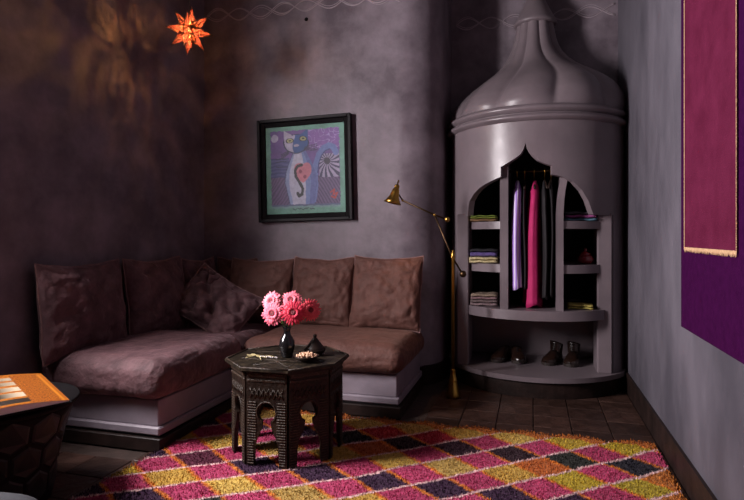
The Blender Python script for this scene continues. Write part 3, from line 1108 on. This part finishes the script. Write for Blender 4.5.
# ------------------------------------------------------------------ shoes
def shoe(name, label, cat, toe, heel, shaft, m, group):
    toe, heel = Vector((toe[0], toe[1])), Vector((heel[0], heel[1]))
    L = (toe - heel).length
    ang = math.atan2(toe.y - heel.y, toe.x - heel.x)
    t = empty(name, (heel.x, heel.y, .146), ang, label, cat, group)
    # foot outline half-widths along length (x from 0 heel to L toe)
    ks = [(a, w_ * 1.18) for a, w_ in ((0, .024), (.06, .030), (.2, .033), (.4, .034), (.6, .043), (.75, .046), (.88, .038), (.96, .023), (1.0, .004))]

    def hw(s_):
        for (a, wa), (b, wb) in zip(ks, ks[1:]):
            if s_ <= b: return wa + (wb - wa) * (s_ - a) / (b - a)
        return .004
    ol = [(L * s_ / 24, hw(s_ / 24)) for s_ in range(25)]
    outline = [(x, -y) for x, y in ol] + [(x, y) for x, y in reversed(ol)]
    MB().prism([(x, y * 1.06) for x, y in outline], .012, .022).build('sole', M['sole'], t)
    MB().prism([(x, y) for x, y in outline if x <= L * .26], 0, .0125).build('heel', M['sole'], t)
    mb = MB().prism([(x, y) for x, y in outline if x >= L * .50], .0, .0125)
    mb.build('tread', M['sole'], t)
    # upper: loft of rings along the foot
    top = [(0, .062), (.1, .070), (.25, .078), (.38, .080), (.5, .070), (.62, .054), (.75, .043), (.88, .034), (.96, .026), (1, .014)]

    def tz(s_):
        for (a, wa), (b, wb) in zip(top, top[1:]):
            if s_ <= b: return wa + (wb - wa) * (s_ - a) / (b - a)
        return .014
    vs, fs = [], []
    ns, nr = 26, 14
    for i in range(ns + 1):
        s_ = i / ns
        for k in range(nr + 1):
            a = PI * k / nr
            y = hw(s_) * math.copysign(abs(math.cos(a)) ** .7, math.cos(a))
            z = .021 + tz(s_) * math.sin(a) ** .75
            vs.append((L * s_, y, z))
    for i in range(ns):
        for k in range(nr):
            fs.append((i * (nr + 1) + k, (i + 1) * (nr + 1) + k, (i + 1) * (nr + 1) + k + 1, i * (nr + 1) + k + 1))
    fs.append(tuple(range(nr + 1)))
    MB().add(vs, fs, True).build('upper', m, t)
    # shaft / collar
    vs, fs = [], []
    nl = 8
    n = 20
    for j in range(nl + 1):
        tt = j / nl
        z = .055 + (shaft - .055) * tt
        cx_ = L * (.22 - .02 * tt)
        rx = L * (.22 - .04 * tt if shaft > .11 else .21 + .02 * tt)
        ry = .040 + (.010 * tt if shaft > .11 else 0)
        for i in range(n):
            a = 2 * PI * i / n
            vs.append((cx_ + rx * math.cos(a), ry * math.sin(a), z + (.02 * math.cos(a + .3) * tt if shaft > .11 else -.008 * math.cos(a) * tt)))
    base = len(vs)
    for j in range(1, 4):
        z = shaft - .02 * j
        for i in range(n):
            a = 2 * PI * i / n
            vs.append((L * .2 + (L * .165) * math.cos(a) , (.036) * .8 * math.sin(a), z))
    for j in range(nl):
        for i in range(n):
            fs.append((j * n + i, j * n + (i + 1) % n, (j + 1) * n + (i + 1) % n, (j + 1) * n + i))
    rows = [nl * n] + [base + j * n for j in range(3)]
    for a_, b_ in zip(rows, rows[1:]):
        for i in range(n): fs.append((a_ + i, a_ + (i + 1) % n, b_ + (i + 1) % n, b_ + i))
    fs.append(tuple(range(rows[-1], rows[-1] + n)))
    MB().add(vs, fs, True).build('collar', m, t, fix=False)
    mb = MB()
    if shaft > .11:
        for j in range(5):
            z = .075 + j * .017
            xx = L * (.47 - .012 * j)
            mb.tube([(xx, -.017, z), (xx + .012, 0, z + .003), (xx, .017, z)], .0022, 5)
    else:
        for j in range(4):
            xx = L * (.44 + .05 * j)
            zt = .021 + tz(.44 + .05 * j)
            mb.tube([(xx, -.018, zt - .006), (xx + .004, 0, zt + .003), (xx, .018, zt - .006)], .0022, 5)
    mb.build('laces', M['blackmat'], t)
    return t


shoe('low_shoe', 'left shoe of the low dark pair on the wardrobe floor', 'shoe', (-.275, 4.30), (-.185, 4.52), .085, M['leather'], 'dark shoes on the wardrobe floor')
shoe('low_shoe', 'right shoe of the low dark pair on the wardrobe floor', 'shoe', (-.085, 4.30), (-.125, 4.535), .085, M['leather'], 'dark shoes on the wardrobe floor')
shoe('ankle_boot', 'left boot of the dark ankle boot pair on the wardrobe floor', 'boot', (.095, 4.31), (.200, 4.52), .145, M['leather'], 'dark boots on the wardrobe floor')
shoe('ankle_boot', 'right boot of the dark ankle boot pair on the wardrobe floor', 'boot', (.265, 4.30), (.312, 4.53), .145, M['leather'], 'dark boots on the wardrobe floor')

# ------------------------------------------------------------------ brass reading lamp
lamp = empty('reading_lamp', (-.519, 3.83, 0), TH, label='slim brass floor lamp with jointed arm beside the wardrobe', cat='lamp')
MB().lathe([(.050, 0), (.051, .012), (.046, .03), (.036, .07), (.028, .105), (.027, .11), (.030, .115), (.026, .12), (.020, .15), (.015, .175), (.0165, .182), (.016, .19), (.009, .195)], 28).build('lamp_base', M['brass'], lamp)
MB().lathe([(.0115, .19), (.0105, .94), (.012, .945), (.012, .985), (.008, .99), (.008, 1.0), (.004, 1.005)], 14).build('pole', M['brass'], lamp)
K146 = 1 / 146.2
def lp(px, py): return ((px - 451.3) * K146, 0, 1.1 + (236 - py) * K146)
j1 = lp(450.5, 257)
jt = lp(433, 215)
MB().tube([lp(461, 274), j1, jt], .0060, 8).build('lower_arm', M['brass_dark'], lamp)
MB().ball(lp(461.3, 274), .024, 16).build('counterweight', M['brass_dark'], lamp)
a0 = lp(446, 219.5)
MB().tube([a0, jt, lp(401, 200.5)], .0060, 8).build('upper_arm', M['brass_dark'], lamp)
MB().ball(lp(445.5, 219.5), .019, 16).build('counterweight', M['brass'], lamp)
MB().ball(jt, .011, 12).build('joint', M['brass'], lamp)
MB().ball(j1, .012, 12).build('joint', M['brass'], lamp)
MB().ball(lp(401, 200.5), .009, 12).build('joint', M['brass'], lamp)
top = Vector(lp(395.5, 186)); bot = Vector(lp(390.5, 204.5))
ax = (bot - top).normalized()
q = Vector((0, 0, -1)).rotation_difference(ax)
mt = Matrix.Translation(top) @ q.to_matrix().to_4x4()
MB().lathe([(.0001, .042), (.005, .040), (.0055, .012), (.016, .006), (.018, -.004), (.017, -.020), (.024, -.026), (.027, -.050), (.034, -.075), (.047, -.100), (.062, -.122), (.059, -.123), (.044, -.099), (.031, -.074), (.022, -.045), (.0001, -.04)], 28, mt).build('lamp_shade', M['brass'], lamp)
MB().tube([mt @ Vector((0, 0, -.03)), lp(401, 200.5)], .005, 8).build('shade_bracket', M['brass_dark'], lamp)
M['bulb'] = mat('bulb_glow', (1, .8, .5), None, .5, emit=(1, .62, .22), estr=7)
MB().ball((0, 0, -.075), .017, 12, mtx=mt).build('bulb', M['bulb'], lamp)
sl = bpy.data.lights.new('lamp_spot', 'SPOT')
sl.energy = 3.2
sl.color = (1, .5, .16)
sl.spot_size = R(75)
sl.spot_blend = .6
sl.shadow_soft_size = .012
so = bpy.data.objects.new('lamp_spot', sl)
C.objects.link(so)
so.parent = lamp
so.location = mt @ Vector((0, 0, -.10))
so.rotation_euler = Vector((0, 0, -1)).rotation_difference(Vector((.20, -.12, -1)).normalized()).to_euler()

# ------------------------------------------------------------------ octagonal carved table
TX, TY = -1.206, 2.649
tab = empty('octagonal_table', (TX, TY, .016), math.atan2(-.91, .414), label='octagonal carved dark wood table with keyhole arches on the rug', cat='table')
ZB = .016
TH_ = .465
RB, RT = .268, .316
ap = RB * math.cos(PI / 8)
sw = 2 * RB * math.sin(PI / 8)


def panel_mesh():
    h = TH_ - .022
    x = sw / 2
    cz, cr = .255, .044
    pts = [(-x, 0), (-x + .040, 0), (-x + .043, .09), (-x + .050, .125), (-x + .062, .150), (-x + .070, .165), (-x + .078, .185), (-.021, .205), (-.020, .213)]
    for a in range(-58, -303, -14):     # circle, going round
        an = R(a - 58)
        pass
    circ = []
    a_s, a_e = 242, -62
    for k in range(21):
        a = R(a_s + (a_e - a_s) * k / 20)
        circ.append((cr * math.cos(a), cz + cr * math.sin(a)))
    left = pts[:-1]
    out = left + circ + [(-px, pz) for px, pz in reversed(left)]
    out += [(x, h), (-x, h)]
    return out


outl = panel_mesh()
pm = None
cm = None
for k in range(8):
    a = PI / 8 + k * PI / 4
    # panel local: x along side, y depth, z up
    if pm is None:
        mt = Matrix(((1, 0, 0, 0), (0, 0, 1, 0), (0, 1, 0, 0), (0, 0, 0, 1)))
        o = MB().prism(outl, -.014, 0, mt).build('side_panel', M['darkwood'], tab)
        pm = o.data
        mb = MB()
        hgt = TH_ - .022
        mb.bbox(-sw / 2 + .004, sw / 2 - .004, -.020, -.013, hgt - .022, hgt - .004, .002)
        mb.bbox(-sw / 2 + .004, sw / 2 - .004, -.018, -.013, hgt - .045, hgt - .034, .002)
        for s_ in (-1, 1):
            z = .01
            while z < .20:
                x1 = sw / 2 - .006
                x0 = x1 - (.032 if z < .12 else .045)
                mb.bbox(min(s_ * x0, s_ * x1), max(s_ * x0, s_ * x1), -.0175, -.013, z, z + .006, .0015)
                z += .0125
            z = .21
            while z < .31:
                x1 = sw / 2 - .006
                x0 = .052 if abs(z - .255) < .05 else .030
                mb.bbox(min(s_ * x0, s_ * x1), max(s_ * x0, s_ * x1), -.0175, -.013, z, z + .006, .0015)
                z += .0125
        for xx in range(-3, 4):
            mb.tube([(xx * .024 - .012, -.0145, .320), (xx * .024, -.0165, .352), (xx * .024 + .012, -.0145, .320)], .0028, 5)
            mb.tube([(xx * .024 - .012, -.0145, .368), (xx * .024, -.0165, .340), (xx * .024 + .012, -.0145, .368)], .0022, 5)
        ring = [(.050 * math.cos(R(t)), -.0145, .255 + .050 * math.sin(R(t))) for t in range(-50, 235, 15)]
        mb.tube(ring, .0035, 6)
        oc = mb.build('carving', M['carving'], o)
        cm = oc.data
    else:
        o = bpy.data.objects.new('side_panel', pm)
        C.objects.link(o)
        o.parent = tab
        oc = bpy.data.objects.new('carving', cm)
        C.objects.link(oc)
        oc.parent = o
    o.location = (ap * math.cos(a), ap * math.sin(a), 0)
    # local -y is outward; outward dir = (cos a, sin a)
    o.rotation_euler = (0, 0, a + PI / 2)
octp = lambda r: [(r * math.cos(k * PI / 4), r * math.sin(k * PI / 4)) for k in range(8)]
MB().prism(octp(RT - .012), TH_ - .024, TH_ - .012).build('underboard', M['darkwood'], tab)
bm_ = MB()
bm_.prism(octp(RT), TH_ - .012, TH_ - .001)
bm_.build('table_top', M['tabletop'], tab)
mb = MB()
o8 = octp(RT - .008)
for k in range(8):
    p, q_ = o8[k], o8[(k + 1) % 8]
    mb.tube([(p[0], p[1], TH_ + .0005), (q_[0], q_[1], TH_ + .0005)], .0045, 6)
mb.build('rim', M['carving'], tab)
mb = MB()
for k in range(8):
    a, b_ = k * PI / 4, (k + 3) * PI / 4
    mb.tube([(.235 * math.cos(a), .235 * math.sin(a), TH_ - .001), (.235 * math.cos(b_), .235 * math.sin(b_), TH_ - .001)], .0022, 4)
mb.build('inlay', M['carving'], tab)
ZT_ = ZB + TH_ + .0015

# vase and gerberas
vx, vy = -1.205, 2.635
vase = tag(MB().lathe([(.026, 0), (.028, .004), (.030, .012), (.037, .035), (.041, .058), (.039, .078), (.030, .098), (.020, .113), (.0165, .128), (.018, .142), (.024, .155), (.0225, .156), (.015, .142), (.013, .128), (.017, .112), (.0001, .10)], 32)
           .build('vase', M['black'], None, (vx, vy, ZT_)), 'glossy black vase holding gerberas on the octagonal table', 'vase')


def gerbera(px, py, dd, tiltx, tiltz, c1, c2, label, size=.062, seed=0):
    """head at a pixel of the flower's place, dd in front of the vase axis"""
    d = 2.90 - dd
    u = (px - 372) / 560
    s_, c_ = math.sin(TH), math.cos(TH)
    H = Vector((d * (-s_ + u * c_), d * (c_ + u * s_), 1.1 - d * (py + 1.5 - 236) / 560))
    t = empty('gerbera', (vx, vy, ZT_ + .10), label=label, cat='flower', group='gerberas in the black vase')
    O = Vector((vx, vy, ZT_ + .10))
    h = H - O
    face = Vector((s_ * 1 + tiltx, -c_, tiltz)).normalized()
    face = Vector((.27 + tiltx * .96, -.96 + tiltx * .27, tiltz)).normalized()
    q = Vector((0, 0, 1)).rotation_difference(face)
    mt = Matrix.Translation(h) @ q.to_matrix().to_4x4()
    k1 = 'petal_%s' % label
    mp = mat('petal_tone', c1, c2, .55, 25, sheen=.2)
    mb = MB()
    rr = random.Random(seed)
    for ring, (n, L, lift) in enumerate(((24, size, .004), (22, size * .86, .012), (20, size * .55, .018))):
        for k in range(n):
            a = 2 * PI * (k + .5 * ring) / n + rr.uniform(-.05, .05)
            Lk = L * rr.uniform(.92, 1.04)
            wd = .0056 if ring < 2 else .0036
            dr = rr.uniform(-.006, .006)
            pts = []
            for f, wf, z in ((.16, .35, 0), (.45, .9, lift * .8), (.78, 1, lift), (.95, .6, lift * .4 + dr), (1.0, .12, lift * .2 + dr)):
                r_ = Lk * f
                for sd in (-1, 0, 1):
                    off = sd * wd * wf
                    zz_ = z - (.0016 if sd else 0)
                    pts.append(mt @ Vector((r_ * math.cos(a) - off * math.sin(a), r_ * math.sin(a) + off * math.cos(a), zz_ + .003)))
            fs = []
            for j in range(4):
                for c in range(2):
                    b = j * 3 + c
                    fs.append((b, b + 1, b + 4, b + 3))
            mb.add(pts, fs, True)
    mb.build('petals', mp, t, fix=False)
    M.setdefault('disc', mat('gerbera_disc', (.10, .012, .02), (.35, .04, .05), .7, 90, .6, 150))
    MB().lathe([(.017, .006), (.016, .013), (.010, .017), (.0001, .016)], 18, mt).build('disc', M['disc'], t)
    b0 = mt @ Vector((0, 0, 0))
    back = mt @ Vector((0, 0, -.03))
    MB().tube([(random.uniform(-.006, .006), random.uniform(-.006, .006), 0), Vector((0, 0, .05)) + Vector((h.x, h.y, 0)) * .12, back * .85 + Vector((0, 0, -.01)), back, b0], .0028, 7).build('stem', M['leaf'], t)
    MB().lathe([(.004, -.012), (.014, -.004), (.018, .003)], 12, mt).build('calyx', M['leaf'], t)


gerbera(273.5, 312, .05, -.25, .15, (.90, .12, .21), (.95, .24, .32), 'light pink gerbera at the lower left of the bunch', .064, 1)
gerbera(293.5, 311, .07, .05, .12, (.66, .015, .06), (.80, .05, .10), 'deep red-pink gerbera at the front centre of the bunch', .066, 2)
gerbera(310, 308.5, .03, .45, .18, (.80, .05, .09), (.9, .12, .15), 'bright red-pink gerbera at the right of the bunch', .060, 3)
gerbera(272, 300, -.01, -.4, .45, (.90, .17, .25), (.95, .30, .36), 'pale pink gerbera at the upper left of the bunch', .057, 4)
gerbera(291.5, 299, -.01, .0, .60, (.86, .12, .2), (.93, .24, .3), 'pink gerbera at the top centre of the bunch', .057, 5)

bowl = tag(MB().lathe([(1.22 * r_, z_) for r_, z_ in ((.022, 0), (.026, .003), (.042, .014), (.052, .028), (.0505, .029), (.040, .018), (.024, .008), (.0001, .007))], 30).build('snack_bowl', M['clay'], None, (-1.071, 2.57, ZT_)), 'small dark clay bowl of roasted nuts on the octagonal table', 'bowl')
nut0 = None
for k in range(78):
    for _ in range(1):
        a = random.random() * 2 * PI
        r_ = .054 * math.sqrt(random.random())
    lay = k // 36
    z = ZT_ + .0235 + .007 * lay + (.006 * (1 - r_ / .054)) + .001
    if lay: r_ *= .8 if lay == 1 else .55
    if nut0 is None:
        n_ = MB().ball((0, 0, 0), .0058, 8, (1.25, .85, .8)).build('nut', M['nut'])
        nut0 = n_
    else:
        n_ = bpy.data.objects.new('nut', nut0.data)
        C.objects.link(n_)
    n_.location = (-1.071 + r_ * math.cos(a), 2.57 + r_ * math.sin(a), z)
    n_.rotation_euler = (random.random() * 3, random.random() * 3, random.random() * 3)
    tag(n_, 'roasted nut heaped in the small clay bowl on the table', 'nut', 'nuts in the clay bowl')
tg = empty('small_tagine', (-1.09, 2.73, ZT_), label='small dark clay tagine with conical lid behind the nut bowl', cat='tagine')
MB().lathe([(.034, 0), (.046, .008), (.056, .022), (.058, .030), (.050, .030), (.0001, .026)], 28).build('dish', M['clay'], tg)
MB().lathe([(.053, .030), (.050, .036), (.038, .050), (.026, .066), (.014, .082), (.008, .090), (.0115, .096), (.011, .101), (.006, .106), (.0001, .107)], 28).build('lid', M['clay'], tg)
sp = empty('dried_sprig', (-1.345, 2.585, ZT_), label='small dried sprig of pale yellow twigs on the octagonal table', cat='sprig')
mb = MB()
for (x0, y0, x1, y1) in ((-.07, .02, .06, -.015), (-.045, -.04, .02, .055), (-.06, .045, .0, .0), (.0, .0, .05, -.06), (.01, .0, .11, .012)):
    mb.tube([(x0, y0, .003), ((x0 + x1) / 2, (y0 + y1) / 2 + .006, .007), (x1, y1, .003)], .0022, 5)
mb.build('twig', M['twig'], sp)
mb = MB()
for k in range(9): mb.ball((.02 + k * .011, .004 * math.sin(k * 2), .0045), .0042, 8)
mb.build('seed', M['paper'], sp)

# ------------------------------------------------------------------ drum table with open book
DX, DY = -2.13, 1.80
drum = empty('drum_table', (DX, DY, .0), label='black round drum table with hexagonal side panels under the open book', cat='table')
dprof = [(.20, 0), (.205, .02), (.215, .12), (.24, .25), (.27, .36), (.29, .40)]
MB().lathe(dprof + [(.0001, .405)], 48).build('drum_body', M['blackmat'], drum)
MB().lathe([(.294, .398), (.305, .402), (.308, .412), (.303, .42), (.0001, .42)], 56).build('drum_top', M['blackmat'], drum)


def drum_r(z):
    for (ra, za), (rb, zb) in zip(dprof, dprof[1:]):
        if z <= zb: return ra + (rb - ra) * (z - za) / (zb - za)
    return .29


for row in range(3):
    zc = .09 + row * .118
    for k in range(12):
        a = 2 * PI * (k + .5 * (row % 2)) / 12
        rad = .068
        vs = []
        for s_ in (1.0, .86):
            for q_ in range(6):
                th_ = PI / 6 + q_ * PI / 3
                z = zc + rad * s_ * math.sin(th_)
                r_ = drum_r(max(.0, z)) + (.002 if s_ == 1 else .006)
                aa = a + rad * s_ * math.cos(th_) / .25
                vs.append((r_ * math.cos(aa), r_ * math.sin(aa), z))
        fs = [(q_, (q_ + 1) % 6, 6 + (q_ + 1) % 6, 6 + q_) for q_ in range(6)] + [tuple(range(6, 12))]
        MB().add(vs, fs).build('panel', M['greyleather'], drum)

s_, c_ = math.sin(TH), math.cos(TH)
bk = empty('open_book', (-1.757, 1.80, .441), label='large open book showing a photograph of orange arches, on the drum table', cat='book')
BW, BD = .34, .325
ux, uy = -.435, -.900        # along the near edge, away from the right corner
vx_, vy_ = -.900, .435       # towards the far edge


def bp(a, b, z):            # a: distance from right edge towards spine, b: depth, z
    return Vector((ux * a + vx_ * b, uy * a + vy_ * b, z + .16 * b * 1.0))


def page_z(a):
    t = a / BW
    return .014 + .026 * math.sin(min(1, t) * PI * .8) * .7 - .003 * (1 - t) ** 3


def arches(sx, ty):
    # sx: 1 at right edge .. 0 at spine ; ty: 0 near .. 1 far
    nn = nz(sx * 40, ty * 50, 3)
    base = (.34 + .2 * nn, .10 + .1 * nn, .006)
    if sx < .20: base = (.42, .15, .02) if math.sin(ty * 70) > 0 else (.28, .09, .01)
    if sx > .62 and sx < .92:
        b = nz(sx * 70, ty * 60, 9)
        base = (.27 + .42 * b, .075 + .17 * b, .006 + .02 * b)
    if sx > .93: base = (.33, .09, .01) if sx > .955 else (.5, .18, .02)
    if ty > .95: base = (.3, .09, .01)
    for k, (tc_, hh_) in enumerate(((.12, .066), (.305, .068), (.49, .066), (.67, .060), (.84, .05))):
        dt = abs(ty - tc_) / hh_
        x0, x1 = .24, .62
        if x0 < sx < x1:
            hd = 1 if sx > x0 + .10 else math.sqrt(max(0, 1 - ((x0 + .10 - sx) / .10) ** 2))
            if dt < hd:
                f = (sx - .36) / .22
                f = max(0, min(1, f))
                if k == 0: return (.03 + .03 * nn, .02, .015)
                if k >= 3: f *= .7
                return (.03 + .50 * f, .02 + .40 * f, .012 + .28 * f)
            if dt < hd + .12: return (.42, .15, .015)
    return tuple(max(.01, q_) for q_ in base)


vs, fs, cs = grid(lambda a, b: bp(BW * (1 - a), BD * b, page_z(BW * (1 - a))), 110, 100, col=lambda a, b: arches(a, b))
mb = MB()
mb.v, mb.f, mb.sm, mb.col = vs, fs, [True] * len(fs), cs
mb.build('printed_page', M['print'], bk, fix=False)


def page_block(a0, a1, sgn):
    n = 14
    vs, fs = [], []
    for i in range(n + 1):
        a = a0 + (a1 - a0) * i / n
        z = page_z(a if a <= BW else 2 * BW - a) - .0012
        vs += [bp(a, 0, .006), bp(a, 0, z), bp(a, BD, z), bp(a, BD, .006)]
    for i in range(n):
        for k in range(4):
            fs.append((4 * i + k, 4 * i + (k + 1) % 4, 4 * i + 4 + (k + 1) % 4, 4 * i + 4 + k))
    fs += [(0, 1, 2, 3), tuple(4 * n + k for k in (3, 2, 1, 0))]
    return MB().add(vs, fs)


page_block(.002, BW, 1).build('page_block', M['paper'], bk)
page_block(BW + .001, 2 * BW - .002, 1).build('page_block', M['paper'], bk)
mb = MB()
cv = [bp(a, b, z) for z in (0, .005) for a, b in ((-.006, -.006), (2 * BW + .006, -.006), (2 * BW + .006, BD + .006), (-.006, BD + .006))]
mb.add(cv, [(3, 2, 1, 0), (4, 5, 6, 7), (0, 1, 5, 4), (1, 2, 6, 5), (2, 3, 7, 6), (3, 0, 4, 7)])
mb.build('book_cover', M['blackmat'], bk)
bs = empty('book_rest', (-1.757, 1.80, .4375), label='dark sloping book rest under the open book', cat='book stand')
mb = MB()
for a in (.06, .34, .60):
    vs = []
    for w_ in (-.012, .012):
        vs += [Vector((ux * (a + w_) + vx_ * b, uy * (a + w_) + vy_ * b, z)) for b, z in ((.01, 0), (.30, 0), (.30, .16 * .30 + .0025), (.01, .16 * .01 + .0025))]
    mb.add(vs, [(0, 1, 2, 3), (7, 6, 5, 4), (0, 4, 5, 1), (1, 5, 6, 2), (2, 6, 7, 3), (3, 7, 4, 0)])
mb.build('support_wedge', M['darkwood'], bs)

st = empty('round_stool', (-1.285, .985, 0), label='round slate-blue upholstered stool at the bottom left corner', cat='stool')
MB().lathe([(.10, .33), (.165, .335), (.178, .36), (.180, .40), (.172, .425), (.14, .442), (.0001, .452)], 40).build('seat', M['bluefab'], st)
for k in range(4):
    a = PI / 4 + k * PI / 2
    MB().tube([(.13 * math.cos(a), .13 * math.sin(a), .335), (.15 * math.cos(a), .15 * math.sin(a), 0)], [.016, .011], 10).build('leg', M['darkwood'], st)

# ------------------------------------------------------------------ wall hanging
hg = empty('wall_hanging', (XR, 2.385, .695), label='deep purple textile panel with crimson centre on the right wall', cat='wall hanging')
MB().bbox(-.009, -.001, -.405, .405, 0, 1.78, .002).build('purple_panel', M['purple_cloth'], hg)
vs, fs, _ = grid(lambda a, b: Vector((-.0125 - .0012 * nz(a * 5, b * 9), -.322 + .645 * a + .002 * nz(b * 20, 4), .355 + 1.36 * b + .002 * nz(a * 10, 8))), 20, 30)
mb = MB().add(vs, fs, True)
vs2 = [v + Vector((.003, 0, 0)) for v in vs]
mb.add(vs2, fs, True)
mb.build('crimson_panel', M['pink_cloth'], hg, fix=False)
mb = MB()
rr = random.Random(5)
for k in range(240):
    y = -.322 + .645 * k / 239
    mb.tube([(-.0145, y, .357), (-.0155, y + rr.uniform(-.003, .003), .345 - rr.uniform(0, .010))], .0013, 3)
for sd in (-1, 1):
    for k in range(420):
        z = .35 + 1.36 * k / 419
        y = sd * .3225
        mb.tube([(-.0145, y - sd * .005, z), (-.0155, y + sd * rr.uniform(.001, .005), z + rr.uniform(-.002, .002))], .0018, 3)
mb.build('fringe', M['gold_thread'], hg, fix=False)

# ------------------------------------------------------------------ star lantern
s_, c_ = math.sin(TH), math.cos(TH)
dS = 3.6
uS = (189.5 - 372) / 560
SX, SY, SZ = dS * (-s_ + uS * c_), dS * (c_ + uS * s_), 1.1 + dS * (236 - 31) / 560
star = empty('star_lantern', (SX, SY, SZ), R(20), label='glowing amber glass star lantern hanging near the left wall', cat='lantern')
dirs = []
for x in (-1, 0, 1):
    for y in (-1, 0, 1):
        for z in (-1, 0, 1):
            if (x, y, z) != (0, 0, 0): dirs.append(Vector((x, y, z)).normalized())
mtS = Matrix.Rotation(R(12), 3, 'X') @ Matrix.Rotation(R(9), 3, 'Y')
frames = MB()
gl = []
for i, d in enumerate(dirs):
    kind = sum(1 for c in d if abs(c) > 1e-6)
    tri = kind == 3
    n = 3 if tri else 4
    L = .112 if tri else .148
    d2 = mtS @ d
    a = d2.cross(Vector((0, 0, 1)))
    if a.length < .2: a = d2.cross(Vector((1, 0, 0)))
    a.normalize()
    b_ = d2.cross(a)
    rb = .026 if tri else .034
    rc = .048
    base = [d2 * rc + (a * math.cos(2 * PI * (k + .5) / n) + b_ * math.sin(2 * PI * (k + .5) / n)) * rb for k in range(n)]
    tip = d2 * L
    mb = MB().add(base + [tip], [(k, (k + 1) % n, n) for k in range(n)])
    o = mb.build('glass_point', M['starglass'], star, fix=False)
    for k in range(n):
        frames.tube([base[k], tip], [.0028, .0016], 4)
        frames.tube([base[k], base[(k + 1) % n]], .0026, 4)
    frames.ball(tip, .0040, 6)
frames.build('metal_frame', M['brass_dark'], star, fix=False)
M['starbulb'] = mat('star_bulb_glow', (1, .8, .4), None, .5, emit=(1, .62, .22), estr=120)
MB().ball((0, 0, 0), .010, 10).build('bulb', M['starbulb'], star)
MB().tube([(0, 0, .14), (0, 0, ZC - SZ)], .0025, 6).build('hanging_cord', M['blackmat'], star)
MB().lathe([(.03, ZC - SZ - .02), (.04, ZC - SZ - .012), (.04, ZC - SZ)], 16).build('ceiling_rose', M['brass_dark'], star)
pl_ = bpy.data.lights.new('star_light', 'POINT')
pl_.energy = 48
pl_.color = (1, .62, .26)
pl_.shadow_soft_size = .012
po = bpy.data.objects.new('star_light', pl_)
C.objects.link(po)
po.parent = star
po.location = (0, 0, .0)
